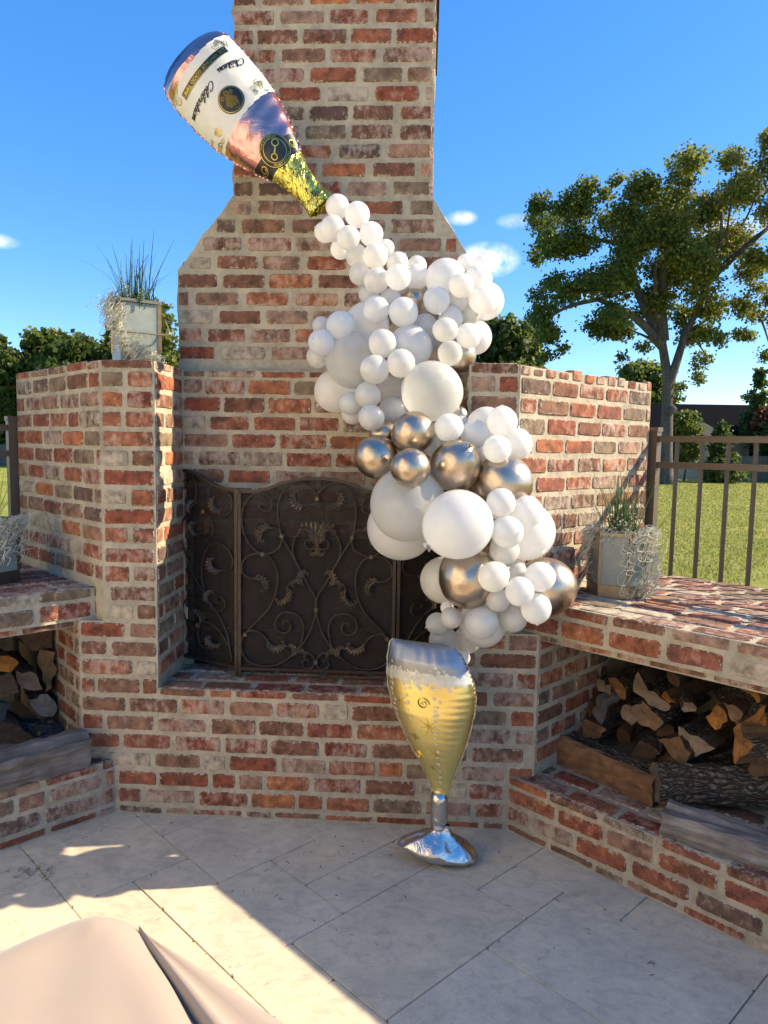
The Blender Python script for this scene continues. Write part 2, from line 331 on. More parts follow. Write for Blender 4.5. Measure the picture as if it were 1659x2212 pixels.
# ------------------------------------------------------------------ mesh helpers
def link(name, me, parent=None, m=None, loc=None):
    o = bpy.data.objects.new(name, me); COL.objects.link(o)
    if m is not None and me is not None:
        for x in (m if isinstance(m, (list, tuple)) else [m]): me.materials.append(x)
    if parent is not None: o.parent = parent
    if loc is not None: o.location = loc
    return o
def tag(o, label, cat, group=None, kind=None):
    if label: o['label'] = label
    if cat: o['category'] = cat
    if group: o['group'] = group
    if kind: o['kind'] = kind
    return o
def thing(name, label, cat, loc=(0, 0, 0), group=None, rot=None):
    o = bpy.data.objects.new(name, None); COL.objects.link(o); o.location = loc; o.empty_display_size = .05
    if rot: o.rotation_euler = rot
    return tag(o, label, cat, group)
def struct(o): o['kind'] = 'structure'; return o
class G:
    """collects polygons for one mesh"""
    def __init__(s): s.v = []; s.f = []; s.mi = []
    def add(s, vs, fs, mi=0):
        k = len(s.v); s.v += [tuple(a) for a in vs]
        for f in fs: s.f.append(tuple(i + k for i in f)); s.mi.append(mi)
        return s
    def box(s, c, d, R=None, mi=0):
        x, y, z = d[0] / 2, d[1] / 2, d[2] / 2
        vs = [Vector((i * x, j * y, k * z)) for k in (-1, 1) for j in (-1, 1) for i in (-1, 1)]
        if R is not None: vs = [R @ v for v in vs]
        vs = [v + Vector(c) for v in vs]
        return s.add(vs, [(0, 2, 3, 1), (4, 5, 7, 6), (0, 1, 5, 4), (2, 6, 7, 3), (0, 4, 6, 2), (1, 3, 7, 5)], mi)
    def bar(s, a, b, w, h, mi=0):
        a, b = Vector(a), Vector(b); d = (b - a); L = d.length; d.normalize()
        u = Vector((0, 0, 1)) if abs(d.z) < .95 else Vector((0, 1, 0))
        x = d.cross(u).normalized(); u = x.cross(d)
        return s.box((a + b) / 2, (L, w, h), Matrix((d, x, u)).transposed(), mi)
    def prism(s, poly, z0, z1, mi=0):
        n = len(poly)
        ar = sum(poly[i][0] * poly[(i + 1) % n][1] - poly[(i + 1) % n][0] * poly[i][1] for i in range(n))
        if ar < 0: poly = poly[::-1]
        vs = [(x, y, z0) for x, y in poly] + [(x, y, z1) for x, y in poly]
        fs = [tuple(range(n))[::-1], tuple(range(n, 2 * n))] + [(i, (i + 1) % n, n + (i + 1) % n, n + i) for i in range(n)]
        return s.add(vs, fs, mi)
    def tube(s, pts, r, n=5, mi=0, cap=True):
        pts = [Vector(p) for p in pts]; N = len(pts)
        rr = r if isinstance(r, (list, tuple)) else [r] * N
        vs = []; ref = None
        for i, p in enumerate(pts):
            d = (pts[min(i + 1, N - 1)] - pts[max(i - 1, 0)])
            d = d.normalized() if d.length > 1e-9 else Vector((0, 0, 1))
            if ref is None: ref = Vector((0, 0, 1)) if abs(d.z) < .9 else Vector((1, 0, 0))
            x = d.cross(ref)
            if x.length < 1e-6: x = d.orthogonal()
            x.normalize(); y = x.cross(d).normalized(); ref = y
            for k in range(n):
                a = 2 * pi * k / n; vs.append(p + (x * cos(a) + y * sin(a)) * rr[i])
        fs = [(i * n + k, i * n + (k + 1) % n, (i + 1) * n + (k + 1) % n, (i + 1) * n + k) for i in range(N - 1) for k in range(n)]
        if cap: fs += [tuple(range(n))[::-1], tuple((N - 1) * n + k for k in range(n))]
        return s.add(vs, fs, mi)
    def mesh(s, name, smooth=False):
        me = bpy.data.meshes.new(name); me.from_pydata(s.v, [], s.f)
        if any(s.mi): me.polygons.foreach_set('material_index', s.mi)
        if smooth: me.polygons.foreach_set('use_smooth', [True] * len(s.f))
        me.update(); return me
    def obj(s, name, m, parent=None, smooth=False, loc=None): return link(name, s.mesh(name, smooth), parent, m, loc)
def fast_mesh(name, V, F, tint=None):
    """numpy quads or tris"""
    me = bpy.data.meshes.new(name); n, k = F.shape
    me.vertices.add(len(V)); me.vertices.foreach_set('co', V.astype(np.float32).ravel())
    me.loops.add(n * k); me.loops.foreach_set('vertex_index', F.astype(np.int32).ravel())
    me.polygons.add(n); me.polygons.foreach_set('loop_start', np.arange(0, n * k, k, dtype=np.int32))
    me.polygons.foreach_set('loop_total', np.full(n, k, dtype=np.int32))
    me.update(calc_edges=True)
    if tint is not None:
        a = me.attributes.new('tint', 'FLOAT', 'FACE'); a.data.foreach_set('value', tint.astype(np.float32))
    return me
def smooth_pts(P, k=6):
    P = [Vector(p) for p in P]; out = []
    for i in range(len(P) - 1):
        p0, p1, p2, p3 = P[max(i - 1, 0)], P[i], P[i + 1], P[min(i + 2, len(P) - 1)]
        for j in range(k):
            t = j / k
            out.append(.5 * ((2 * p1) + (p2 - p0) * t + (2 * p0 - 5 * p1 + 4 * p2 - p3) * t * t + (3 * p1 - p0 - 3 * p2 + p3) * t ** 3))
    out.append(P[-1]); return out
# ------------------------------------------------------------------ masonry
CP = .0809; Z0 = .04                      # course pitch and first bed joint
HT, HB, HS, HK, TS = 1.936, .98, .562, .238, .135
def brick_variant(seed):
    r = random.Random(seed); j = lambda a: r.uniform(-a, a)
    cx, cz = r.uniform(.02, .06), r.uniform(.08, .2)
    o = [(-.5, -.5 + cz), (-.5 + cx, -.5), (r.uniform(-.1, .1), -.5), (.5 - cx, -.5), (.5, -.5 + cz * r.uniform(.6, 1.4)),
         (.5, .5 - cz * r.uniform(.6, 1.4)), (.5 - cx, .5), (r.uniform(-.15, .15), .5), (-.5 + cx * r.uniform(.5, 2), .5), (-.5, .5 - cz)]
    o = [(x + j(.008), z + j(.035)) for x, z in o]; n = len(o)
    inner = [(x - math.copysign(.018, x) if abs(x) > .3 else x, y, z - math.copysign(.075, z)) for (x, z) in o for y in (j(.012),)]
    vs = inner + [(x, .14, z) for x, z in o] + [(x, 1., z) for x, z in o] + [(j(.1), -.03 + j(.03), j(.1))]
    c = 3 * n; fs = [(c, i, (i + 1) % n) for i in range(n)]
    fs += [(i, n + i, n + (i + 1) % n, (i + 1) % n) for i in range(n)] + [(n + i, 2 * n + i, 2 * n + (i + 1) % n, n + (i + 1) % n) for i in range(n)]
    me = bpy.data.meshes.new('brick'); me.from_pydata(vs, [], fs); me.update(); me.materials.append(BRICK)
    return me
BV = [brick_variant(100 + i) for i in range(14)]
RB = random.Random(21)
def put_brick(parent, O, U, V, N, u0, u1, v0, v1, proud=.004, depth=.045):
    L, H = u1 - u0, v1 - v0
    if L < .025: return
    o = bpy.data.objects.new('brick', RB.choice(BV)); COL.objects.link(o)
    a = RB.gauss(0, .008); U2 = (U + V * a).normalized(); V2 = (V - U * a).normalized()
    c = O + U * (u0 + L / 2) + V * (v0 + H / 2) + N * (max(proud - .0006, .0024) + abs(RB.gauss(0, .0018)))
    fl = -1 if RB.random() < .5 else 1
    X, Y, Z = U2 * L * fl, -N * depth, V2 * H * fl
    m = Matrix.Identity(4)
    for i in range(3): m[i][0], m[i][1], m[i][2], m[i][3] = X[i], Y[i], Z[i], c[i]
    o.parent = parent; o.matrix_basis = m
    return o
def lay(parent, O, U, V, rows, extent, blen=.197, joint=.0185, proud=.004, depth=.045, jit=.09, m0=.008, m1=.008, vj=.0015):
    """rows: (v0,v1); extent(v0,v1)-> list of (u0,u1)"""
    O, U, V = Vector(O), Vector(U).normalized(), Vector(V).normalized(); N = U.cross(V)
    for k, (v0, v1) in enumerate(rows):
        for (a, b) in extent(v0, v1):
            a += m0; b -= m1
            u = a; first = True
            while u < b - .02:
                L = blen * RB.uniform(1 - jit, 1 + jit)
                if first: L *= (.5 if k % 2 else 1.) * RB.uniform(.85, 1.08)
                if RB.random() < .07: L *= .5
                e = min(u + L, b)
                if b - e < .055: e = b if (b - u) < blen * 1.25 else e
                put_brick(parent, O, U, V, N, u, e, v0 + RB.gauss(0, .0015), v1 + RB.gauss(0, vj), proud, depth)
                u = e + joint * RB.uniform(.75, 1.3); first = False
def courses(z0, z1, bh=.0635):
    """brick beds between two heights on the common coursing"""
    out = []; k = -1
    while True:
        a = Z0 + k * CP + .0085; b = a + bh; k += 1
        if a > z1 - .02: break
        a2, b2 = max(a, z0 + .006), min(b, z1 - .004)
        if b2 - a2 > (.02 if a2 < .1 else .038): out.append((a2, b2))
    return out
def const(a, b): return lambda v0, v1: [(a, b)]
X_ = (1, 0, 0); Z_ = (0, 0, 1)
XLo, XLi, XRi, XRo, XBl, XBr, XLl, XRl, YR = -.949, -.720, .5614, .765, -.917, .7705, -1.060, .878, .335
eR = Vector((.743, -.669, 0)); mR = Vector((.669, .743, 0))
eL = Vector((-.700, -.714, 0)); mL = Vector((-.714, .700, 0))
WL = Vector((-1.664, .621, 0)); WR = Vector((1.514, .765, 0))
v2 = lambda v: (v[0], v[1])

FP = thing('outdoor_fireplace', 'tall outdoor brick fireplace with a wide arched firebox and stepped chimney', 'fireplace', (0, 0, 0))
# hearth wall with both piers
OPX0, OPX1, OPZ = -.676, .52, 1.19
g = G()
g.prism([(XLi - .001, 0), (XRi + .001, 0), (XRi + .001, .52), (XLi - .001, .52)], 0, HS)
g.prism([(XLl, 0), (XLi, 0), (XLi, .9), v2(Vector((XLl, 0, 0)) + mL * .95)], 0, HB - TS)
g.prism([(XRi, 0), (XRl, 0), v2(Vector((XRl, 0, 0)) + mR * .95), (XRi, .9)], 0, HB - TS)
g.prism([(XLo, 0), (XLi, 0), (XLi, .44), (XLo - .2, .44), (XLo - .06, .05)], HB - TS, HT)
g.prism([(XRi, 0), (XRo, 0), (XRo + .06, .06), (XRo + .2, .44), (XRi, .44)], HB - TS, HT)
hw = g.obj('hearth_wall', MORT, FP)
def ext_front(v0, v1):
    z = (v0 + v1) / 2
    if z < HK: return [(XBl + .01, XBr - .01)]
    if z < HS - .03: return [(XLl, XRl)]
    if z < HB - TS - .01: return [(XLl, XLi), (XRi, XRl)]
    if z < HB: return [(XLo + .02, XLi), (XRi, XRo)]
    return [(XLo, XLi), (XRi, XRo)]
lay(hw, (0, 0, 0), X_, Z_, courses(0, HT - .036), ext_front)
lay(hw, (0, 0, 0), X_, Z_, [(HT - .030, HT + .002)], ext_front, blen=.21, vj=.004)
lay(hw, (0, 0, 0), X_, Z_, [(HS - .030, HS + .0005)], const(XLi, XRi), blen=.2)
lay(hw, (0, 0, HS), X_, (0, 1, 0), [(.004, .098), (.118, .212), (.232, .322)], const(XLi, XRi), proud=.002)
lay(hw, (XLi, 0, 0), (0, 1, 0), Z_, courses(HS, HT - .036), const(0, YR))
lay(hw, (XLi, 0, 0), (0, 1, 0), Z_, [(HT - .030, HT - .001)], const(0, YR))
lay(hw, (XRi, YR, 0), (0, -1, 0), Z_, courses(HS, HT - .036), const(0, YR))
# tops of the piers
lay(hw, (0, 0, HT), X_, (0, 1, 0), [(.006, .10), (.118, .21), (.23, .32)], lambda a, b: [(XLo, XLi), (XRi, XRo)], proud=.002)
# back wall of the recess with the firebox opening
g = G()
g.prism([(XLi - .02, YR), (XRi + .02, YR), (XRi + .02, .5), (XLi - .02, .5)], OPZ, HT - .003)
g.prism([(XLi - .02, YR), (OPX0, YR), (OPX0, .5), (XLi - .02, .5)], HS, OPZ)
g.prism([(OPX1, YR), (XRi + .02, YR), (XRi + .02, .5), (OPX1, .5)], HS, OPZ)
rw = g.obj('recess_wall', MORT, FP)
def ext_rec(v0, v1):
    if v1 < OPZ + .004: return [(XLi, OPX0), (OPX1, XRi)]
    return [(XLi, XRi)]
lay(rw, (0, YR, 0), X_, Z_, courses(HS, HT - .036), ext_rec)
lay(rw, (0, YR, 0), X_, Z_, [(HT - .030, HT - .004)], const(XLi, XRi), blen=.21)
g = G()
for a, b in (((OPX0 - .01, .5, HS), (OPX0 - .01, 1.0, OPZ)),): pass
x0, x1, y0, y1, zt = OPX0 + .001, OPX1 - .001, YR + .012, .98, OPZ - .002
g.add([(x0, y0, HS + .003), (x1, y0, HS + .003), (x1, y1, HS + .003), (x0, y1, HS + .003), (x0, y0, zt), (x1, y0, zt), (x1 - .12, y1, zt), (x0 + .12, y1, zt)],
      [(0, 1, 2, 3), (4, 7, 6, 5), (3, 2, 6, 7), (0, 3, 7, 4), (1, 5, 6, 2)])
g.obj('firebox', SOOT, FP)
# chimney
CY = .40; CD = 1.02
prof = [(-.757, HT - .06), (-.757, 2.39), (-.497, 2.722), (-.494, 3.95), (.397, 3.95), (.394, 2.722), (.612, 2.39), (.612, HT - .06)]
g = G(); n = len(prof); rj = random.Random(3)
# front outline with a little wander so the edges are not ruled
fine = []
for i in range(n):
    a, b = Vector(prof[i]), Vector(prof[(i + 1) % n]); L = (b - a).length
    k = max(1, int(L / .04)) if i != n - 1 and i != 3 else 1
    for q in range(k):
        p = a + (b - a) * (q / k); w = 0 if (q == 0) else .0035
        fine.append((p.x + rj.gauss(0, w), p.y + rj.gauss(0, w * .6)))
m_ = len(fine)
vs = [(x, CY, z) for x, z in fine] + [(x + rj.gauss(0, .003), CD, z) for x, z in fine]
g.add(vs, [tuple(range(m_)), tuple(range(m_, 2 * m_))[::-1]] + [(i, m_ + i, m_ + (i + 1) % m_, (i + 1) % m_) for i in range(m_)])
ch = g.obj('chimney', MORT, FP)
def ext_ch(v0, v1):
    def xl(z): return -.757 if z < 2.39 else (-.497 if z > 2.722 else -.757 + (z - 2.39) / .332 * .26)
    def xr(z): return .612 if z < 2.39 else (.394 if z > 2.722 else .612 - (z - 2.39) / .332 * .218)
    return [(max(xl(v0), xl(v1)), min(xr(v0), xr(v1)))]
lay(ch, (0, CY, 0), X_, Z_, courses(HT + .01, 3.93, .061), ext_ch, blen=.188, joint=.027, m0=.004, m1=.004)
lay(ch, (.3955, CY, 0), (0, 1, 0), Z_, courses(2.73, 3.93), const(0, .6), proud=.002)
# cut bricks capping the two slopes
for (a, b) in (((-.757, 2.39), (-.497, 2.722)), ((.394, 2.722), (.612, 2.39))):
    A_, B_ = Vector((a[0], CY, a[1])), Vector((b[0], CY, b[1])); U = (B_ - A_).normalized(); Vv = Vector((0, 1, 0))
    lay(ch, A_, U, Vv, [(.004, .10), (.12, .21), (.23, .32), (.34, .43)], const(0, (B_ - A_).length), blen=.085, joint=.022, proud=.003)
g = G(); g.box((-.05, .75, 3.80), (.925, .5, .56)); g.obj('smoke_shield', BLACK, FP)

# ---- wing walls
def wing(A, B, label, small, thick=.2):
    t = thing('wing_wall', label, 'wall', v2(A) + (0,) if False else (0, 0, 0))
    U = (B - A).normalized(); N = U.cross(Vector(Z_)); L = (B - A).length
    g = G(); b0, b1 = A - N * thick, B - N * thick
    g.prism([v2(A), v2(B), v2(b1), v2(b0)], 0, HT - .003)
    c = g.obj('wall_core', MORT, t)
    lay(c, A, U, Z_, courses(HB, HT - .036), const(0, L))
    if small: lay(c, A, U, Z_, [(HT - .036, HT + .003)], const(0, L), blen=.062, joint=.03, vj=.006)
    else: lay(c, A, U, Z_, [(HT - .032, HT + .002)], const(0, L), blen=.2, vj=.004)
    lay(c, A + Vector((0, 0, HT - .003)), U, -N, [(.006, .10), (.118, .195)], const(.05, L - .02), proud=.002)
    # end face
    E = B if (B - A).dot(Vector((1, 0, 0))) > 0 and small else A
    Ue = -N if small else N
    Oe = B if small else A - N * thick
    lay(c, Oe, Ue, Z_, courses(HB, HT - .01), const(0, thick), proud=.002)
    return t
wing(WL, Vector((XLo, 0, 0)), 'shaded low brick wall angled back behind the bench with a lantern planter at its inner end', False)
wing(Vector((XRo, 0, 0)), WR, 'sunlit low brick wall crossed by the diagonal fence shadow', True)

# ---- wood-store benches
def bench(side):
    r = side > 0
    e, m = (eR, mR) if r else (eL, mL)
    B0 = Vector((XRl + .002, 0, 0)) if r else Vector((XLl, 0, 0))
    K0 = Vector((XBr, 0, 0)) if r else Vector((XBl, 0, 0))
    LEN, DEP = 2.7, (1.06 if r else .95)
    lab = 'sunlit brick bench over a firewood niche, striped by fence shadows' if r else 'shaded brick bench over a firewood niche with a stained mortar edge'
    t = thing('wood_bench', lab, 'bench')
    U = e if r else -e                          # left to right along the front
    O = B0 if r else B0 + e * LEN
    # slab
    g = G(); wing_pt = Vector((XRo + .03, .06, 0)) if r else Vector((XLo - .03, .06, 0))
    ft = (WR if r else WL) + m * .06
    g.prism([v2(B0 - e * .13), v2(B0 + e * LEN), v2(B0 + e * LEN + m * DEP), v2(ft + e * .02), v2(wing_pt)], HB - TS, HB)
    s = g.obj('bench_slab', MORT, t)
    f = lambda v0, v1: [(-.125, LEN)] if r else [(0, LEN + .125)]
    lay(s, O, U, Z_, [(HB - .040, HB + .0005)], f, blen=.2, m0=.004)
    lay(s, O, U, Z_, [(HB - TS + .012, HB - .058)], f, blen=.2)
    # top, rows parallel to the front edge; stop where the wing wall stands
    A = Vector((XRo, 0, 0)) if r else Vector((XLo, 0, 0)); D = ((WR if r else WL) - A).normalized()
    def ext_top(v0, v1):
        v = (v0 + v1) / 2; p = B0 + m * v
        # intersection of line p + e*u with wing line A + D*w
        det = e.x * (-D.y) + e.y * D.x; rx, ry = A.x - p.x, A.y - p.y
        u = (rx * (-D.y) + ry * D.x) / det
        u = max(u, -.3) + .01
        return [(u, LEN)] if r else [(0, LEN - u)]
    rows = [(k * .106 + .004, k * .106 + .094) for k in range(10)]
    lay(s, O + Vector((0, 0, HB)), U, m, rows, ext_top, proud=.003)
    # underside ledge set back a little
    g = G(); a = B0 + m * .022
    g.prism([v2(a), v2(a + e * LEN), v2(a + e * LEN + m * .1), v2(a + m * .1)], HB - TS - .03, HB - TS - .0005)
    lg = g.obj('bench_lintel', MORT, t)
    lay(lg, (a if r else a + e * LEN), U, Z_, [(HB - TS - .027, HB - TS - .002)], f, blen=.2, proud=.003)
    # kerb and floor of the niche
    g = G(); k1 = K0 + e * 2.9
    inner = Vector((.62, .25, 0)) if r else Vector((-.78, .25, 0))
    g.prism([v2(K0 - m * 0), v2(k1), v2(k1 + m * 1.12), v2(K0 + m * 1.12), v2(inner)], 0, HK)
    kb = g.obj('kerb_wall', MORT, t)
    OK = K0 if r else k1
    lay(kb, OK, U, Z_, courses(0, HK - .036), const(0, 2.9))
    lay(kb, OK, U, Z_, [(HK - .033, HK + .0005)], const(0, 2.9), blen=.2)
    def ext_k(v0, v1): return [((v0 + v1) / 2 * .25 + .02, 2.9)] if r else [(0, 2.9 - (v0 + v1) / 2 * .25 - .02)]
    lay(kb, OK + Vector((0, 0, HK)), U, m, [(.004, .098), (.118, .210), (.230, .322), (.342, .434)], ext_k, proud=.002)
    # niche back wall and pier side
    g = G(); a = B0 + m * .93
    g.prism([v2(a - e * .1), v2(a + e * LEN), v2(a + e * LEN + m * .1), v2(a - e * .1 + m * .1)], HK, HB - TS)
    g.obj('niche_back', MORT, t)
    sp = Vector((XRl, 0, 0)) if r else Vector((XLl, 0, 0)) + mL * .6
    g = G(); nn = e * .001
    q = Vector((XRl if r else XLl, 0, 0))
    g.prism([v2(q + e * .0005), v2(q + e * .0005 + m * .6), v2(q - e * .03 + m * .6), v2(q - e * .03)], HK + .002, HB - TS - .002)
    ns = g.obj('niche_side', MORT, t)
    if r: lay(ns, q + e * .0005, m, Z_, courses(HK, HB - TS), const(0, .6), proud=.003)
    else: lay(ns, q + e * .0005 + m * .6, -m, Z_, courses(HK, HB - TS), const(0, .6), proud=.003)
    g = G(); a = B0 + e * (LEN - .12)
    g.prism([v2(a + m * .03), v2(a + m * .93), v2(a + e * .1 + m * .93), v2(a + e * .1 + m * .03)], HK + .001, HB - TS - .001); g.obj('niche_end', MORT, t)
    return t
bench(1); bench(-1)

# ------------------------------------------------------------------ patio floor
g = G(); g.prism([(-4.5, -6), (4.5, -6), (4.5, .9), (2.9, .9), (2.9, .25), (-3.2, .25), (-3.2, .9), (-4.5, .9)], -.2, -.006)
floor = struct(g.obj('patio_floor', GROUT))
g = G(); g.prism([(-9, -13), (6, -13), (6, -4.05), (2.75, -4.05), (2.75, -1.9), (4.4, -1.9), (4.4, -4.0), (6.0, -4.0), (6, .4), (4.5, .4), (4.5, -6.0), (-4.5, -6), (-4.5, .9), (-9, .9)][0:0] or [(-9, -13), (6, -13), (6, -4.3), (-9, -4.3)], -.2, 0); struct(g.obj('bounce_terrace', TRAV))  # unseen paving added behind the viewer to bounce warm sunlight onto the walls
g = G(); g.prism([(-9, -4.3), (-2.75, -4.3), (-2.75, -2.2), (-9, -2.2)], -.19, -.001); struct(g.obj('bounce_paving', TRAV))  # more unseen paving added for the same warm bounce
s2 = 2 ** -.5
def uv2xy(i, j):
    u = .087 + .2165 * i; v = -.118 + .2215 * j + .05 * u; u -= .012 * v
    return ((u + v) * s2, (v - u) * s2)
tiles = [(-3, -4, 2, 2), (-1, -3, 1, 1), (-1, -4, 2, 1), (1, -5, 2, 2), (0, -3, 2, 2), (-2, -2, 2, 2), (0, -1, 1, 1), (1, -1, 1, 2), (-1, 0, 2, 2),
         (2, -2, 2, 3), (2, -3, 1, 1), (3, -4, 2, 2), (1, 1, 2, 2), (3, 1, 1, 1), (3, 2, 2, 1), (4, 0, 3, 2), (4, -2, 2, 2), (5, 2, 2, 1),
         (-4, -6, 2, 2), (-2, -6, 2, 2), (0, -5, 1, 1), (7, 1, 2, 2), (6, -1, 1, 1), (6, -2, 2, 1), (7, 0, 1, 1), (7, 3, 1, 1), (-3, -2, 1, 2), (-4, -4, 1, 2)]
occ = set()
for (i, j, w, h) in tiles:
    for a in range(w):
        for b in range(h): occ.add((i + a, j + b))
rt_ = random.Random(5)
cand = sorted([(i, j) for i in range(-14, 18) for j in range(-18, 5)])
for (i, j) in cand:
    if (i, j) in occ: continue
    c = uv2xy(i + .5, j + .5)
    if c[1] > .15 or c[1] < -4.2 or abs(c[0]) > 2.6 or (c[0] > 1.1 - c[1] * .9 + .6) or (c[0] < -1.2 + c[1] - .6): continue
    for (w, h) in rt_.sample([(2, 2), (2, 1), (1, 2), (2, 3), (1, 1)], 5) + [(1, 1)]:
        cells = [(i + a, j + b) for a in range(w) for b in range(h)]
        if all(q not in occ for q in cells): break
    for q in cells: occ.add(q)
    tiles.append((i, j, w, h))
TILE_N = 0
for (i, j, w, h) in tiles:
    P = [Vector(uv2xy(i, j)), Vector(uv2xy(i + w, j)), Vector(uv2xy(i + w, j + h)), Vector(uv2xy(i, j + h))]
    if all(p.y > .06 for p in P): continue
    c = sum(P, Vector((0, 0))) / 4; dz = rt_.gauss(0, .0006); top = []; low = []
    for k, p in enumerate(P):
        a, b = P[k - 1], P[(k + 1) % 4]
        ua, ub = (a - p).normalized(), (b - p).normalized(); gp = rt_.uniform(.0009, .0018)
        q = p + (ua + ub) * gp
        for w1, w2 in ((ua, ub),):
            top += [q + w1 * .008 + w2 * .0012, q + w2 * .008 + w1 * .0012]; low += [q + w1 * .007, q + w2 * .007]
    # order: for each corner first towards previous neighbour, then towards next
    n = 8; vs = [(p.x - c.x, p.y - c.y, dz) for p in top] + [(p.x - c.x, p.y - c.y, -.004) for p in low] + [(p.x - c.x, p.y - c.y, -.03) for p in low]
    fs = [tuple(range(n))] + [(k, n + k, n + (k + 1) % n, (k + 1) % n) for k in range(n)] + [(n + k, 2 * n + k, 2 * n + (k + 1) % n, n + (k + 1) % n) for k in range(n)]
    me = bpy.data.meshes.new('floor_tile'); me.from_pydata(vs, [], fs); me.update()
    if me.polygons[0].normal.z < 0: me.flip_normals()
    link('floor_tile', me, floor, TRAV, (c.x, c.y, 0))
# ------------------------------------------------------------------ fire screen
FSX, FSZ, FSY = -.07, 1.403, .17
def fs(x, y): return ((x - 900) * .000672, 0, 1.403 - (y - 150) * .000681)
SCR = thing('fire_screen', 'bronze scrollwork fire screen with mesh panels standing on the hearth', 'fire screen', (FSX, FSY, 0))
def mirror(P): return [(1800 - x, y) for x, y in P]
def leaf_mesh(seed):
    """curled acanthus leaf in the XZ plane, root at the origin: a curved spine with a comb of lobes on its outer side"""
    g = G()
    def sp(t): return Vector((1.05 * sin(1.75 * t) / 1.75 * 1.35, 0, -(1 - cos(1.75 * t)) / 1.75 * 1.15 + .10 * sin(3.1 * t)))
    def nr(t):
        d = sp(t + .01) - sp(t - .01); d.normalize(); return Vector((-d.z, 0, d.x)), d
    n = 7
    for k in range(n):
        t0, t1 = .08 + .86 * k / n, .08 + .86 * (k + 1) / n; tm = (t0 + t1) / 2; nn, d = nr(tm)
        L = .17 + .30 * sin(pi * (tm * .8 + .15)); a, b = sp(t0), sp(t1)
        tip = (a + b) / 2 + nn * L + d * L * .55 + Vector((0, -.05, 0)); mid = (a + b) / 2 + nn * L * .5 + d * L * .18 + Vector((0, -.12, 0))
        g.add([a - d * .03, b + d * .03, tip, mid, (a * .55 + tip * .45) + nn * .03 - d * .10, (b * .55 + tip * .45) + d * .11], [(0, 3, 4), (4, 3, 2), (1, 5, 3), (5, 2, 3), (0, 1, 3)])
    for k in range(3):
        t0, t1 = .2 + .2 * k, .4 + .2 * k; nn, d = nr((t0 + t1) / 2); a, b = sp(t0), sp(t1); tip = (a + b) / 2 - nn * .13 + d * .12
        g.add([a, b, tip, (a + b) / 2 - nn * .05 + Vector((0, -.08, 0))], [(0, 3, 2), (1, 2, 3), (0, 1, 3)])
    g.tube([sp(t / 10) + Vector((0, -.05, 0)) for t in range(0, 11)], [.075 - .003 * k for k in range(11)], 5)
    e = sp(1.); nn, d = nr(1.); P = [e + (-nn) * .09 * (1 - cos(q * .5)) + d * .09 * sin(q * .5) + Vector((0, -.06, 0)) for q in range(9)]
    g.tube(P, [.075 - .005 * q for q in range(9)], 5)
    me = g.mesh('leaf', False); me.materials.append(LEAFM); return me
LEAFME = leaf_mesh(1)
def add_leaf(parent, p, ang, sc, flip):
    o = bpy.data.objects.new('leaf', LEAFME); COL.objects.link(o); o.parent = parent
    c, s_ = cos(radians(ang)), sin(radians(ang))
    m = Matrix(((c, 0, s_ * (-1 if flip else 1) * -1), (0, 1, 0), (s_, 0, c * (-1 if flip else 1))))
    m = Matrix(((c, 0, -s_), (0, 1, 0), (s_, 0, c))) @ Matrix.Diagonal((1, 1, -1 if flip else 1))
    M4 = m.to_4x4() @ Matrix.Scale(sc * 1.08, 4); M4.translation = (p[0], p[1] - .006, p[2]); o.matrix_basis = M4
def panel(name, topline, x0, x1, ybot, curves, leaves, clips, tf, root):
    top = smooth_pts([tf(*p) for p in topline], 6)
    g = G()
    for p, q in zip(top[:-1], top[1:]): g.bar(p, q, .016, .013)
    zb = tf(x0, ybot); zb1 = tf(x1, ybot)
    g.bar(top[0], zb, .014, .016); g.bar(top[-1], zb1, .014, .016); g.bar(zb, zb1, .014, .014)
    for z_ in (zb, zb1): g.bar(z_, (z_[0], z_[1], HS + .001), .013, .013)
    fr = g.obj(name, IRON, root)
    # mesh sheet just behind the scrolls
    g = G(); vs = []
    for p in top: vs += [(p[0], p[1] + .007, p[2] - .004), (p[0], p[1] + .007, 0)]
    for k, p in enumerate(top):
        t = k / (len(top) - 1); vs[2 * k + 1] = (vs[2 * k][0], vs[2 * k][1], zb[2] + (zb1[2] - zb[2]) * t + .003)
    g.add(vs, [(2 * k, 2 * k + 1, 2 * k + 3, 2 * k + 2) for k in range(len(top) - 1)])
    g.obj('mesh_sheet', MESHM, fr)
    for c in curves:
        P = smooth_pts([tf(*p) for p in c], 5); g = G(); g.tube([(p[0], p[1] - .005, p[2]) for p in P], .0042, 6); g.obj('scroll', IRON, fr, True)
    for (x, y, a, s_, fl) in leaves: add_leaf(fr, tf(x, y), a, s_, fl)
    for (x, y, a) in clips:
        p = tf(x, y); g = G()
        for k in (-1, 0, 1):
            d = Vector((cos(radians(a)), 0, sin(radians(a)))) * .005 * k
            g.box(Vector((p[0], p[1] - .006, p[2])) + d, (.0045, .014, .016), Matrix.Rotation(-radians(a), 3, 'Y'))
        g.obj('clip', LEAFM, fr)
    return fr
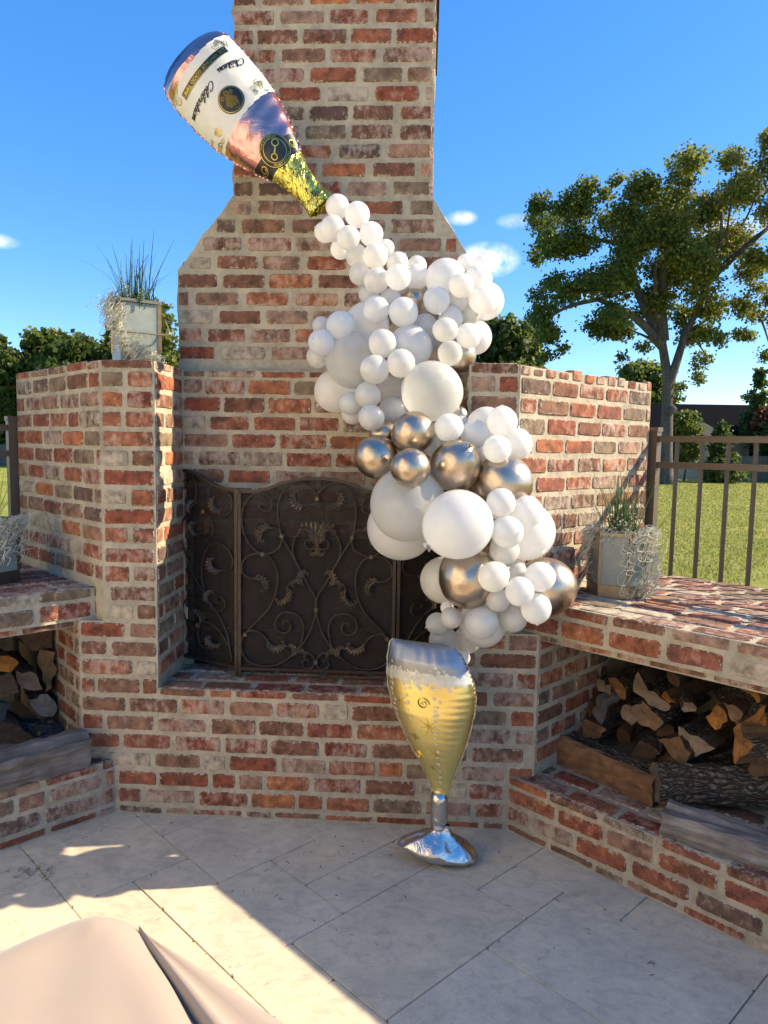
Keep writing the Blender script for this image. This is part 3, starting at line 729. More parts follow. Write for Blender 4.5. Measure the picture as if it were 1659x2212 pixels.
CV = [[(900, 195), (885, 150), (840, 110), (790, 95), (730, 105), (680, 150), (650, 220), (645, 300), (658, 390), (675, 450), (740, 560), (805, 680), (850, 760), (890, 825), (898, 900), (888, 980), (860, 1060), (815, 1140), (785, 1175)],
      [(897, 200), (880, 228), (850, 240), (825, 238)],
      [(850, 395), (800, 405), (760, 445), (743, 510), (755, 580), (785, 640), (812, 685)],
      [(665, 440), (670, 475), (650, 520), (600, 550), (545, 560), (490, 530), (440, 470), (415, 400), (408, 320), (425, 240), (470, 185), (530, 165), (585, 185), (608, 230), (595, 272), (555, 280), (525, 260), (525, 235), (545, 224), (558, 240)],
      [(665, 430), (650, 400), (625, 388), (600, 388)],
      [(545, 560), (480, 560), (430, 590), (407, 640), (415, 690), (450, 715), (485, 722)],
      [(545, 560), (590, 580), (630, 640), (645, 720), (630, 820), (590, 910), (530, 980), (470, 1040), (430, 1090)],
      [(430, 1090), (450, 1070), (490, 1065), (540, 1085), (580, 1130)],
      [(430, 1090), (405, 1130), (405, 1200), (440, 1260), (510, 1295), (590, 1300), (660, 1280), (720, 1240), (755, 1205)],
      [(790, 1165), (815, 1080), (812, 1010), (780, 955), (730, 938), (680, 940), (640, 975), (628, 1020), (645, 1060), (690, 1075), (725, 1055), (730, 1020), (710, 995), (682, 1000), (684, 1018)],
      [(800, 727), (770, 725), (730, 740), (705, 775)],
      [(795, 1205), (820, 1195), (860, 1205), (890, 1240), (895, 1275), (870, 1305), (835, 1305), (812, 1280), (820, 1252), (845, 1247), (853, 1265)],
      [(896, 490), (870, 520), (835, 515), (822, 490), (830, 465), (850, 460), (856, 476)]]
LV = [(830, 238, 175, .062, False), (605, 388, 188, .062, True), (485, 722, -5, .058, False), (580, 1130, -50, .06, True), (705, 775, -80, .062, False), (812, 755, 118, .05, False), (812, 755, 138, .04, True), (745, 1225, 48, .048, False), (745, 1225, 70, .04, True)]
CL = [(672, 440, 65), (545, 560, 5), (430, 1092, 40)]
curves = CV + [mirror(c) for c in CV]
leaves = LV + [(1800 - x, y, 180 - a, s_, not f_) for x, y, a, s_, f_ in LV]
leaves += [(905, 500, 90, .085, False), (905, 500, 90, .085, True), (905, 470, 118, .06, False), (905, 470, 62, .06, True), (905, 500, 270, .035, False), (905, 500, 270, .035, True)]
clips = CL + [(1800 - x, y, 180 - a) for x, y, a in CL] + [(900, 195, 90), (900, 915, 90), (900, 1262, 90), (905, 468, 90)]
TOPL = [(392, 155), (480, 157), (560, 142), (650, 108), (740, 82), (830, 68), (900, 65)]
panel('centre_panel', TOPL + mirror(TOPL)[::-1][1:], 392, 1408, 1320, curves, leaves, clips, fs, SCR)
# folding side panels: drawn on a unit strip, hinged at the centre panel and swung back
SC = [[(95, 160), (100, 120), (80, 112), (68, 140), (85, 160), (118, 140), (122, 100), (95, 75)], [(95, 75), (140, 80), (160, 160), (150, 240), (115, 310), (80, 380), (70, 460), (90, 600), (140, 740), (200, 860), (260, 950), (310, 1040), (340, 1130), (362, 1290)],
      [(200, 310), (240, 335), (310, 335), (355, 290), (365, 220), (340, 175), (300, 165), (275, 205)], [(115, 320), (160, 305), (200, 310), (240, 350), (258, 410), (245, 470), (205, 490), (165, 470)],
      [(205, 860), (190, 760), (195, 640), (225, 550), (280, 510), (340, 540), (368, 610), (355, 670), (300, 690)], [(225, 900), (250, 950), (300, 960), (325, 915), (310, 870), (280, 870), (275, 900), (292, 905)],
      [(205, 905), (130, 900), (85, 940), (75, 1010), (100, 1080), (150, 1105), (170, 1090)], [(170, 1080), (165, 1140), (175, 1210), (210, 1240), (240, 1230)], [(165, 1085), (210, 1050), (260, 1065), (300, 1110), (340, 1180)]]
SL = [(265, 205, 250, .055, True), (165, 470, 150, .05, False), (300, 690, 175, .058, False), (225, 920, 110, .045, False), (172, 1080, 75, .055, True), (300, 1180, 200, .055, False), (120, 330, 100, .05, False)]
hl, hr = Vector(fs(392, 155)), Vector(fs(1408, 155))
def swing(h, sgn):
    d = Vector((-.30 * sgn, .155, 0))
    def tf(x, y):
        t = (385 - x) / 320.0
        p = Vector((h[0] - .019 * sgn, .012, 1.403 - (y - 150) * .000681)) + d * t
        return (p.x, p.y, p.z)
    return tf
STOP = [(60, 38), (110, 45), (170, 68), (230, 105), (290, 138), (340, 152), (385, 155)]
panel('side_panel', STOP, 60, 385, 1320, SC, SL, [(200, 308, 0), (165, 1085, 60)], swing(hl, 1), SCR)
panel('side_panel', STOP, 60, 385, 1320, SC, [(x, y, 180 - a, s_, not f_) for x, y, a, s_, f_ in SL], [(200, 308, 0)], swing(hr, -1), SCR)

# ------------------------------------------------------------------ balloons
def balloon_mesh(name, egg, seg=36, rings=24):
    vs = []; fs_ = []
    for i in range(rings + 1):
        th = pi * i / rings; z = cos(th); r = sin(th)
        if z < 0: r *= 1 - .10 * egg * z * z; z *= 1 + .14 * egg
        for k in range(seg):
            a = 2 * pi * k / seg; vs.append((r * cos(a), r * sin(a), z))
    fs_ = [(i * seg + k, (i + 1) * seg + k, (i + 1) * seg + (k + 1) % seg, i * seg + (k + 1) % seg) for i in range(rings) for k in range(seg)]
    b = -(1 + .14 * egg); base = len(vs)
    for j, (r, z) in enumerate(((.05, b + .01), (.03, b - .05), (.075, b - .09), (.085, b - .12))):
        for k in range(seg): a = 2 * pi * k / seg; vs.append((r * cos(a), r * sin(a), z))
    for j in range(3):
        for k in range(seg):
            fs_.append((base + j * seg + k, base + (j + 1) * seg + k, base + (j + 1) * seg + (k + 1) % seg, base + j * seg + (k + 1) % seg))
    me = bpy.data.meshes.new(name); me.from_pydata(vs, [], fs_); me.polygons.foreach_set('use_smooth', [True] * len(fs_)); me.update()
    return me
BM = {}
for k, m_ in (('w', WHITE), ('p', PEARL), ('c', CLEAR), ('g', GOLD)):
    BM[k] = []
    for egg in (.5, .9, .2):
        me = balloon_mesh('balloon', egg); me.materials.append(m_); BM[k].append(me)
g = G(); n = 10
g.add([(cos(2 * pi * k / n) * .085, sin(2 * pi * k / n) * .085, 1.0005) for k in range(n)] + [(0, 0, 1.008)], [(k, (k + 1) % n, n) for k in range(n)])
TIPME = g.mesh('tip', True); TIPME.materials.append(TIPM)
BALL = [(0.006, 0.159, 2.595, 0.05, 'w'), (0.091, 0.138, 2.557, 0.052, 'w'), (-0.001, 0.063, 2.48, 0.051, 'p'), (-0.05, 0.196, 2.502, 0.044, 'w'),
 (0.068, 0.027, 2.432, 0.047, 'p'), (0.155, 0.082, 2.462, 0.049, 'w'), (0.017, 0.179, 2.427, 0.042, 'w'), (0.094, 0.107, 2.383, 0.048, 'p'),
 (0.176, 0.033, 2.365, 0.05, 'p'), (0.21, 0.166, 2.43, 0.036, 'w'), (0.262, 0.109, 2.354, 0.044, 'p'), (0.341, 0.178, 2.36, 0.043, 'p'),
 (0.112, 0.079, 2.303, 0.046, 'p'), (0.184, 0.024, 2.266, 0.051, 'p'), (0.271, -0.012, 2.27, 0.051, 'w'), (0.342, 0.115, 2.3, 0.052, 'w'),
 (0.143, 0.136, 2.235, 0.043, 'w'), (0.461, 0.085, 2.286, 0.082, 'w'), (0.542, 0.18, 2.376, 0.035, 'w'), (0.613, 0.134, 2.35, 0.045, 'w'),
 (0.588, 0.073, 2.292, 0.049, 'w'), (0.63, 0.189, 2.311, 0.03, 'w'), (0.521, -0.032, 2.234, 0.047, 'p'), (0.628, 0.156, 2.214, 0.08, 'w'),
 (0.61, 0.022, 2.193, 0.058, 'w'), (0.424, -0.032, 2.18, 0.053, 'w'), (0.508, 0.038, 2.19, 0.045, 'w'), (0.336, 0.116, 2.204, 0.05, 'g'),
 (0.187, -0.031, 2.142, 0.053, 'w'), (0.238, 0.074, 2.198, 0.047, 'w'), (0.296, -0.055, 2.128, 0.057, 'w'), (0.142, 0.103, 2.105, 0.094, 'w'),
 (0.047, -0.042, 2.077, 0.056, 'w'), (-0.047, 0.094, 2.097, 0.038, 'p'), (-0.025, -0.052, 2.009, 0.053, 'w'), (-0.06, 0.075, 1.968, 0.046, 'p'),
 (0.094, 0.011, 1.946, 0.11, 'c'), (0.219, -0.116, 2.0, 0.054, 'p'), (0.193, -0.153, 1.896, 0.056, 'p'), (0.293, -0.148, 1.92, 0.055, 'p'),
 (0.325, -0.025, 1.998, 0.089, 'w'), (0.381, 0.049, 2.091, 0.053, 'w'), (0.482, 0.005, 2.113, 0.05, 'w'), (0.461, -0.077, 2.057, 0.049, 'p'),
 (0.552, -0.037, 2.043, 0.049, 'w'), (0.48, -0.09, 1.967, 0.049, 'c'), (0.589, 0.134, 2.06, 0.071, 'w'), (0.515, 0.053, 1.98, 0.077, 'g'),
 (0.56, 0.09, 2.151, 0.045, 'w'), (0.397, 0.131, 2.047, 0.052, 'w'), (0.412, -0.114, 1.82, 0.117, 'c'), (0.014, 0.125, 1.835, 0.092, 'p'),
 (0.094, -0.072, 1.771, 0.045, 'p'), (0.166, -0.114, 1.802, 0.052, 'p'), (0.095, 0.007, 1.739, 0.048, 'w'), (0.183, -0.144, 1.714, 0.051, 'p'),
 (0.25, 0.061, 1.829, 0.068, 'c'), (0.261, -0.013, 1.741, 0.062, 'w'), (0.23, -0.069, 1.652, 0.059, 'g'), (0.347, -0.177, 1.66, 0.081, 'g'),
 (0.205, -0.165, 1.564, 0.085, 'g'), (0.341, -0.339, 1.53, 0.071, 'g'), (0.507, -0.205, 1.536, 0.096, 'g'), (0.694, -0.176, 1.475, 0.109, 'g'),
 (0.48, -0.192, 1.68, 0.054, 'w'), (0.527, -0.051, 1.678, 0.051, 'w'), (0.581, -0.148, 1.656, 0.055, 'w'), (0.631, -0.056, 1.699, 0.067, 'w'),
 (0.682, -0.157, 1.704, 0.057, 'w'), (0.657, -0.243, 1.602, 0.052, 'w'), (0.746, -0.125, 1.621, 0.058, 'w'), (0.521, -0.03, 1.73, 0.04, 'g'),
 (0.452, -0.094, 1.628, 0.072, 'w'), (0.6, -0.043, 1.583, 0.058, 'w'), (0.417, -0.062, 1.483, 0.073, 'w'), (0.678, -0.05, 1.39, 0.067, 'w'),
 (0.33, -0.215, 1.391, 0.14, 'c'), (0.296, -0.073, 1.282, 0.131, 'w'), (0.517, -0.348, 1.332, 0.125, 'w'), (0.67, -0.305, 1.41, 0.052, 'w'),
 (0.769, -0.261, 1.373, 0.06, 'w'), (0.791, -0.129, 1.284, 0.111, 'w'), (0.695, -0.31, 1.305, 0.06, 'w'), (0.432, 0.092, 1.306, 0.117, 'w'),
 (0.697, -0.237, 1.227, 0.057, 'p'), (0.567, -0.227, 1.114, 0.116, 'g'), (0.479, -0.07, 1.075, 0.094, 'p'), (0.646, -0.356, 1.146, 0.056, 'p'),
 (0.746, -0.209, 1.145, 0.04, 'p'), (0.826, -0.276, 1.136, 0.057, 'w'), (0.745, -0.331, 1.091, 0.054, 'w'), (0.816, -0.273, 1.017, 0.057, 'w'),
 (0.87, -0.136, 1.072, 0.115, 'g'), (0.672, -0.298, 1.05, 0.044, 'p'), (0.738, -0.218, 0.964, 0.055, 'p'), (0.618, -0.272, 0.957, 0.062, 'p'),
 (0.635, -0.132, 0.923, 0.097, 'w'), (0.507, -0.202, 0.953, 0.042, 'p'), (0.454, -0.155, 0.918, 0.044, 'c'), (0.481, -0.111, 0.843, 0.055, 'c'),
 (0.493, -0.119, 0.974, 0.026, 'w'), (0.58, -0.05, 0.827, 0.056, 'p'), (0.562, -0.097, 0.765, 0.031, 'w')]
rb = random.Random(12)
KN = {'w': 'white latex', 'p': 'pearly white latex', 'c': 'sheer see-through white', 'g': 'chrome champagne-gold'}
def zone(x, y, z):
    if z > 2.36: return 'in the narrow tail spilling out of the bottle neck'
    if z > 2.0 and x > .22: return 'in the bunch overhanging the chimney slope'
    if z > 2.0: return 'where the garland widens below its narrow tail'
    if z > 1.73 and x > .25: return 'at the wall-top end of the garland beside the chimney'
    if z > 1.73: return 'in the broad middle swell of the garland'
    if z > 1.55 and x > .36: return 'in the cluster against the sunlit wing wall'
    if z > 1.42: return 'just above the mesh of the fire screen'
    if z > 1.12 and x > .45: return 'in the bend of the garland before the right pier'
    if z > 1.12: return 'overlapping the right side of the fire screen'
    if z > .93 and x > .5: return 'in the garland foot beside the bench end'
    return 'in the last bunch just above the champagne glass'
GOLD_LABELS = ['dark chrome balloon reflecting blue sky, tucked behind white balloons below the chimney slope', 'large chrome champagne-gold balloon half hidden at the wall top beside the chimney', 'medium chrome gold balloon peeping out behind the chrome cluster above the fire screen', 'uppermost chrome gold balloon of the cluster above the fire screen', 'chrome gold balloon of the cluster resting against the shaded recess brick', 'smallest chrome gold balloon hanging low in the cluster above the fire screen', 'chrome gold balloon between the smallest chrome one and the sunlit wall cluster', 'wide chrome gold balloon against the sunlit wing wall below white balloons', 'small chrome gold balloon behind the big sheer balloon', 'big chrome gold balloon beside the right panel of the fire screen', 'biggest chrome gold balloon behind small white ones above the bench end']
gi = 0
for i, (x, y, z, r, k) in enumerate(BALL):
    o = bpy.data.objects.new('balloon', rb.choice(BM[k])); COL.objects.link(o)
    o.location = (x, y, z); o.scale = (r * rb.uniform(.97, 1.02), r * rb.uniform(.97, 1.02), r * rb.uniform(.97, 1.03))
    d = Vector((rb.gauss(0, .7), -.9 + rb.gauss(0, .5), rb.gauss(.1, .7))).normalized() if rb.random() < .6 else Vector((rb.gauss(0, 1), rb.gauss(0, .5), rb.gauss(0, 1))).normalized()
    o.rotation_euler = d.to_track_quat('Z', 'Y').to_euler()
    size = 'small' if r < .068 else ('medium' if r < .1 else 'large')
    tag(o, f'{size} {KN[k]} balloon {zone(x, y, z)}', 'balloon', f'{size} {KN[k]} balloons {zone(x, y, z)}')
    if k == 'g': o['label'] = GOLD_LABELS[gi]; o['group'] = 'chrome champagne-gold balloons of the garland'; gi += 1
    if k in 'wp' and r < .085 and rb.random() < .45:
        t_ = bpy.data.objects.new('tip', TIPME); COL.objects.link(t_); t_.parent = o

# ------------------------------------------------------------------ bottle balloon
BA, BB = Vector((-.61, .19, 3.186)), Vector((-.057, .15, 2.591))
BL = (BB - BA).length; KB = BL / 1576.0
ax = (BB - BA).normalized()
nrm = Vector((.06, -1, -.10)); nrm = (nrm - ax * nrm.dot(ax)).normalized()
side = ax.cross(nrm).normalized()              # towards larger "o"
if side.dot(Vector((.738, 0, .675))) < 0: side = -side
BOT = thing('bottle_balloon', 'rose gold foil balloon shaped as a champagne bottle tipped downwards on the chimney', 'balloon', BA)
PW = [(-105, 60), (-98, 140), (-80, 215), (-50, 280), (0, 322), (60, 343), (200, 349), (400, 347), (500, 342), (650, 324), (800, 287), (950, 240), (1030, 212), (1130, 166), (1270, 126), (1450, 106), (1520, 118), (1576, 132)]
def interp(P, s):
    for (a, b), (c, d) in zip(P[:-1], P[1:]):
        if s <= c: return b + (d - b) * (max(s, a) - a) / (c - a)
    return P[-1][1]
def bw(s): return (interp(PW, s - 14) + 2 * interp(PW, s) + interp(PW, s + 14)) / 4 if s > -90 else interp(PW, s)
def bh(s):
    h = .56 * bw(s)
    if s < 70: h = .56 * 345 * (((max(s, -105) + 105) / 175.0) ** .5 * .97 + .03)
    return h
def bsurf(o_, s, off=0., back=False, wr=True):
    w = bw(s); q = max(-1, min(1, o_ / w)); h = bh(s) * (1 - abs(q) ** 2.3) ** .62
    if wr: h *= 1 + .05 * (abs(q) ** 3) * sin(s * .045 + 2 * q) + .014 * sin(s * .05 + o_ * .016) * (s > 700)
    v = side * (o_ * KB) + ax * (s * KB) + nrm * ((h if not back else -h) * KB + off)
    return v
NS, NO = 210, 70; g = G(); vs = []
for sgn in (0, 1):
    for i in range(NS + 1):
        s_ = -105 + 1681 * i / NS
        for k in range(NO + 1):
            q = sin((k / NO - .5) * pi); pk = 1 + (.006 * sin(i * .5) if abs(q) > .985 else 0)
            vs.append(bsurf(q * bw(s_) * pk, s_, 0, sgn == 1))
fs_ = []; mi = []
off_ = (NS + 1) * (NO + 1)
for sgn in (0, 1):
    for i in range(NS):
        s_ = -105 + 1681 * (i + .5) / NS
        for k in range(NO):
            a = sgn * off_ + i * (NO + 1) + k; b, c, d = a + 1, a + NO + 2, a + NO + 1
            fs_.append((a, d, c, b) if sgn == 0 else (a, b, c, d))
            q = sin(((k + .5) / NO - .5) * pi); sl = s_ + 38 * q          # label print runs a little askew
            mi.append(4 if s_ < -20 - 40 * q else 1 if 108 < sl < 690 else (2 if 1003 < s_ < 1145 else (3 if s_ >= 1145 else 0)))
g.v = [tuple(v) for v in vs]; g.f = fs_; g.mi = mi
bo = g.obj('foil_body', [ROSE, LABEL, INK, NECKF, DARKREFL], BOT, True)
g = G()
for sgn in (-1, 1):
    P = []
    for i in range(0, 79):
        s_ = 1200 * i / 78 - 60; w = bw(s_) * sgn; P.append((w, s_))
    vs = []
    for j, (w, s_) in enumerate(P):
        e_ = 9 + 3 * sin(j * 1.1) + 3 * sin(j * .45); vs += [bsurf(w * .999, s_), side * ((w + sgn * e_) * KB) + ax * (s_ * KB) + nrm * (.004 * sin(j * 1.7))]
    f2 = [(2 * j, 2 * j + 1, 2 * j + 3, 2 * j + 2) for j in range(len(P) - 1)]; g.add(vs, f2)
g.obj('seam', ROSE, BOT)
def ribbon(g, P, w, off, surf=bsurf, mi=0):
    """flat stroke on the surface; P in label units"""
    P = [Vector(p) for p in P]; vs = []
    for i, p in enumerate(P):
        d = P[min(i + 1, len(P) - 1)] - P[max(i - 1, 0)]
        d = d.normalized() if d.length > 1e-6 else Vector((1, 0))
        nn = Vector((-d.y, d.x)); ww = w * (.55 + .9 * abs(d.y)) if mi == 0 else w
        for s_ in (1, -1): q = p + nn * ww * s_; vs.append(surf(q.x, q.y, off))
    g.add(vs, [(2 * i, 2 * i + 1, 2 * i + 3, 2 * i + 2) for i in range(len(P) - 1)])
def disc(g, c, r, off, surf=bsurf, n=28, r0=0., rings=6):
    vs = []; fs_ = []
    for j in range(rings + 1):
        rr = r0 + (r - r0) * j / rings
        for k in range(n): a = 2 * pi * k / n; vs.append(surf(c[0] + rr * cos(a), c[1] + rr * sin(a), off))
    for j in range(rings):
        for k in range(n): fs_.append((j * n + k, (j + 1) * n + k, (j + 1) * n + (k + 1) % n, j * n + (k + 1) % n))
    g.add(vs, fs_)
def patch(g, o0, o1, s0, s1, off, surf=bsurf, no=30, ns=6, skew=0.):
    vs = [surf(o0 + (o1 - o0) * a / no, s0 + (s1 - s0) * b / ns + skew * (o0 + (o1 - o0) * a / no), off) for b in range(ns + 1) for a in range(no + 1)]
    g.add(vs, [(b * (no + 1) + a, (b + 1) * (no + 1) + a, (b + 1) * (no + 1) + a + 1, b * (no + 1) + a + 1) for b in range(ns) for a in range(no)])
GLY = {'C': (1.7, [[(1.25, 1.55), (1.5, 1.75), (1.35, 2.05), (.9, 1.95), (.4, 1.45), (.15, .8), (.25, .2), (.7, 0), (1.2, .2), (1.6, .6)]]),
       'h': (1.1, [[(0, .3), (.35, 1.1), (.58, 1.9), (.45, 2.1), (.28, 1.6), (.25, 0)], [(.25, .5), (.55, 1), (.75, .85), (.75, .2), (.92, 0), (1.12, .3)]]),
       'a': (1.1, [[(.85, .9), (.4, 1), (.1, .5), (.3, 0), (.7, .35), (.85, .95), (.83, .2), (1., 0), (1.15, .3)]]),
       'A': (1.1, [[(.85, .9), (.4, 1), (.1, .5), (.3, 0), (.7, .35), (.85, .95), (.83, .2), (1., 0), (1.15, .3)], [(.35, 1.35), (.6, 1.7), (.9, 1.35)]]),
       't': (.75, [[(0, .3), (.42, 1.75), (.33, .3), (.5, 0), (.8, .3)], [(.05, 1.15), (.75, 1.25)]]),
       'e': (.8, [[(0, .3), (.5, .55), (.65, .85), (.45, 1.), (.2, .7), (.2, .25), (.45, 0), (.85, .3)]]),
       'E': (.8, [[(0, .3), (.5, .55), (.65, .85), (.45, 1.), (.2, .7), (.2, .25), (.45, 0), (.85, .3)], [(.45, 1.3), (.75, 1.7)]]),
       'u': (1.1, [[(0, .3), (.2, 1), (.2, .3), (.4, 0), (.7, .4), (.8, 1), (.8, .25), (1., 0), (1.15, .3)]]),
       'l': (.65, [[(0, .3), (.5, 1.6), (.47, 2.1), (.25, 1.7), (.23, .3), (.42, 0), (.68, .3)]]),
       'b': (.9, [[(0, .3), (.5, 1.6), (.47, 2.1), (.25, 1.7), (.23, .2), (.5, 0), (.8, .4), (.7, .9), (.95, .85)]]),
       'r': (.85, [[(0, .3), (.25, 1.1), (.35, .9), (.65, .9), (.55, .3), (.72, 0), (.9, .3)]]),
       'i': (.6, [[(0, .3), (.25, 1), (.25, .3), (.42, 0), (.62, .3)], [(.38, 1.4), (.44, 1.5)]]),
       'o': (.9, [[(.5, 1), (.15, .7), (.2, .15), (.55, 0), (.8, .4), (.7, .9), (.45, 1), (.95, .85)]]),
       'n': (1.1, [[(0, .3), (.2, 1), (.2, 0), (.4, .7), (.65, 1), (.75, .8), (.75, .2), (.92, 0), (1.15, .3)]])}
def cursive(g, word, o0, s0, k, w, off, drift=0.):
    x = 0
    for ch in word:
        adv, strokes = GLY[ch]
        for st in strokes:
            P = smooth_pts([(px, py, 0) for px, py in st], 5)
            ribbon(g, [Vector((o0 - (x + p.x + .32 * p.y) * k, s0 + p.y * k + drift * x * k)) for p in P], w, off)
        x += adv
PR = .0022
g = G(); cursive(g, 'ChAteau', 305, 322, 29, 3.2, PR, -.10); g.obj('script_lettering', INK, BOT)
g = G(); cursive(g, 'CElEbration', -2, 330, 30, 3.2, PR, .12); g.obj('script_lettering', INK, BOT)
g = G(); patch(g, -248, 250, 190, 246, PR * .7, skew=-.06); strip = g.obj('black_strip', INK, BOT)
def text_on(parent, txt, place, size, m, name):
    """default font outlines, every vertex carried to the curved surface by place(x, y)"""
    cu = bpy.data.curves.new('t', 'FONT'); cu.body = txt; cu.size = size; cu.align_x = 'CENTER'; cu.align_y = 'CENTER'; cu.resolution_u = 3
    ob = bpy.data.objects.new('t', cu); COL.objects.link(ob)
    me = bpy.data.meshes.new_from_object(ob.evaluated_get(bpy.context.evaluated_depsgraph_get()))
    bpy.data.objects.remove(ob)
    for v in me.vertices: v.co = place(v.co.x, v.co.y)
    me.materials.clear(); me.update()
    return link(name, me, parent, m)
text_on(strip, 'FOR VINTAGE GOOD TIMES', lambda x, y: bsurf(-x, 218 + y + .06 * x, PR * 1.6), 40, GOLDPRINT, 'gold_lettering')
g = G(); d_ = lambda o_, s_: (o_, s_ - .06 * o_)
for s_ in (193, 243): ribbon(g, [d_(-244 + 8.2 * k, s_) for k in range(61)], 1.6, PR * 1.5, mi=1)
g.obj('gold_rule', GOLDPRINT, strip)
g = G(); disc(g, (10, 545), 106, PR * .8); md = g.obj('grape_medallion', INK, BOT)
g = G(); disc(g, (10, 545), 99, PR * 1.5, r0=95, rings=1)
g.obj('gold_ring', GOLDPRINT, md)
g = G(); rg = random.Random(4)
for (a, b) in ((-22, 585), (8, 590), (38, 585), (-35, 560), (-8, 565), (20, 562), (46, 558), (-22, 540), (5, 540), (30, 536), (-8, 518), (16, 514)):
    disc(g, (a, b), 14, PR * 1.6, n=12, r0=3, rings=1)
for (a, b, c_) in ((-38, 496, 20), (10, 486, 24), (48, 500, 18)):
    disc(g, (a, b), c_, PR * 1.5, n=7, r0=c_ * .35, rings=1)
ribbon(g, [(-10, 610), (10, 628), (34, 622), (40, 604), (28, 598)], 3, PR * 1.6, mi=1)
g.obj('gold_grapes', simple('dull_gold_print', (.20, .14, .03), .4, .7), md)
g = G(); disc(g, (7, 1038), 126, PR * 1.2, rings=8); cm_ = g.obj('collar_medallion', INK, BOT)
g = G()
for r_ in (121, 92): disc(g, (7, 1038), r_, PR * 2.2, r0=r_ - 4, rings=1, n=40)
for (a, b, r_) in ((-28, 1070, 26), (48, 1000, 30)): disc(g, (a, b), r_, PR * 2.2, r0=r_ - 8, rings=1, n=20)
ribbon(g, [(-16, 1058), (10, 1038), (34, 1014)], 6, PR * 2.3, mi=1)
for a in (-190, 185):
    sp = [(a + (14 + 2.2 * t) * cos(t * .9), 1070 + (14 + 2.2 * t) * sin(t * .9)) for t in [q * .5 for q in range(22)]]
    ribbon(g, [(o_ * .82, s_) for o_, s_ in sp], 3.5, PR * 1.5, mi=1)
g.obj('gold_emblem', GOLDPRINT, cm_)
for k, word in enumerate(('Time to Celebrate', 'Time to Celebrate')):
    a0 = pi / 2 + k * pi
    text_on(cm_, word, lambda x, y, a0=a0: bsurf(7 - (106 + y) * cos(a0 - x / 106.), 1038 + (106 + y) * sin(a0 - x / 106.), PR * 2.4), 24, GOLDPRINT, 'ring_lettering')
rg = random.Random(9)
for (o0, s0, sg) in ((255, 150, 1), (-262, 160, -1), (250, 600, 1), (-255, 640, -1)):
    g = G()
    for q in range(9):
        co, cs = o0 + rg.uniform(-60, 55), s0 + rg.uniform(-45, 45); r_ = rg.uniform(12, 26); ph = rg.uniform(0, 6)
        if abs(co) > bw(cs) * .97: continue
        ribbon(g, [(co + r_ * (t / 20) * cos(ph + t * .42), cs + r_ * (t / 20) * sin(ph + t * .42)) for t in range(3, 24)], 2.2, PR, mi=1)
    g.obj('gold_flourish', GOLDPRINT, BOT)

# ------------------------------------------------------------------ champagne glass balloon
GLS = thing('glass_balloon', 'gold and silver foil balloon shaped as a champagne glass standing on the patio', 'balloon', (.440, -.25, 0))
KG = .000462
GP = [(125, 165, 650), (150, 140, 690), (200, 128, 738), (300, 117, 790), (420, 115, 836), (520, 124, 855), (620, 145, 852), (700, 165, 842), (820, 220, 818), (960, 290, 785), (1090, 360, 745), (1200, 430, 708), (1290, 480, 680), (1380, 513, 662), (1432, 516, 652)]
def gline(y):
    for a, b in zip(GP[:-1], GP[1:]):
        if y <= b[0]:
            t = (y - a[0]) / (b[0] - a[0]); return a[1] + (b[1] - a[1]) * t, a[2] + (b[2] - a[2]) * t
    return GP[-1][1:]
GR = Matrix.Rotation(radians(-20), 3, 'Z')
def gsurf(o_, y, off=0., back=False):
    l, r_ = gline(y); c, w = (l + r_) / 2, (r_ - l) / 2 * 1.045
    q = max(-1, min(1, o_)); h = .44 * w * (1 - abs(q) ** 2.4) ** .6
    if y < 260: h *= ((y - 125) / 135.) ** .5 * .97 + .03
    h *= 1 + .022 * abs(q) ** 2 * sin(y * .11 + q) * (1 if q > .3 else .2) + (.10 * abs(sin(q * 11)) * max(0, (330 - y) / 205.))
    v = Vector((q * w * KG, (h if back else -h) * KG - (0 if back else off), (2005 - y) * KG))
    v = GR @ v; v.x += (c - 500) * KG; return v
NS, NO = 110, 44; vs = []; fs_ = []; mi = []
for sgn in (0, 1):
    for i in range(NS + 1):
        y = 125 + (1432 - 125) * i / NS
        for k in range(NO + 1):
            q = sin((k / NO - .5) * pi); vs.append(gsurf(q * (1 + (.02 * sin(i * 2.1) if abs(q) > .99 else 0)), y, 0, sgn == 1))
off_ = (NS + 1) * (NO + 1)
for sgn in (0, 1):
    for i in range(NS):
        for k in range(NO):
            a = sgn * off_ + i * (NO + 1) + k; b, c, d = a + 1, a + NO + 2, a + NO + 1
            fs_.append((a, d, c, b) if sgn == 0 else (a, b, c, d)); y = 125 + 1307 * (i + .5) / NS
            mi.append(0 if y < 345 + 12 * sin(k * 1.3) else (2 if y < 425 + 16 * sin(k * .9 + 1) else 1))
g = G(); g.v = [tuple(v) for v in vs]; g.f = fs_; g.mi = mi
bowl = g.obj('bowl', [SMOKE, WINE, FOAM], GLS, True)
g = G()
for sgn in (-1, 1):
    P = [125 + 1300 * j / 90 for j in range(91)]; vs = []
    for j, y in enumerate(P):
        a = gsurf(sgn * .999, y); e_ = (.0045 + .0012 * sin(j * .7)); vs += [a, a + GR @ Vector((sgn * e_, 0, 0))]
    g.add(vs, [(2 * j, 2 * j + 1, 2 * j + 3, 2 * j + 2) for j in range(len(P) - 1)])
g.obj('seam', SMOKE, bowl)
gs = lambda o_, y, off=0.: gsurf(o_, y, off)
def gdisc(g, c, r, off, n=12):
    l, r1 = gline(c[1]); w = (r1 - l) / 2
    g.add([gsurf(c[0] + r * cos(2 * pi * k / n) / w, c[1] + r * sin(2 * pi * k / n), off) for k in range(n)] + [gsurf(c[0], c[1], off)], [(k, n, (k + 1) % n) for k in range(n)])
g = G(); rg = random.Random(6)
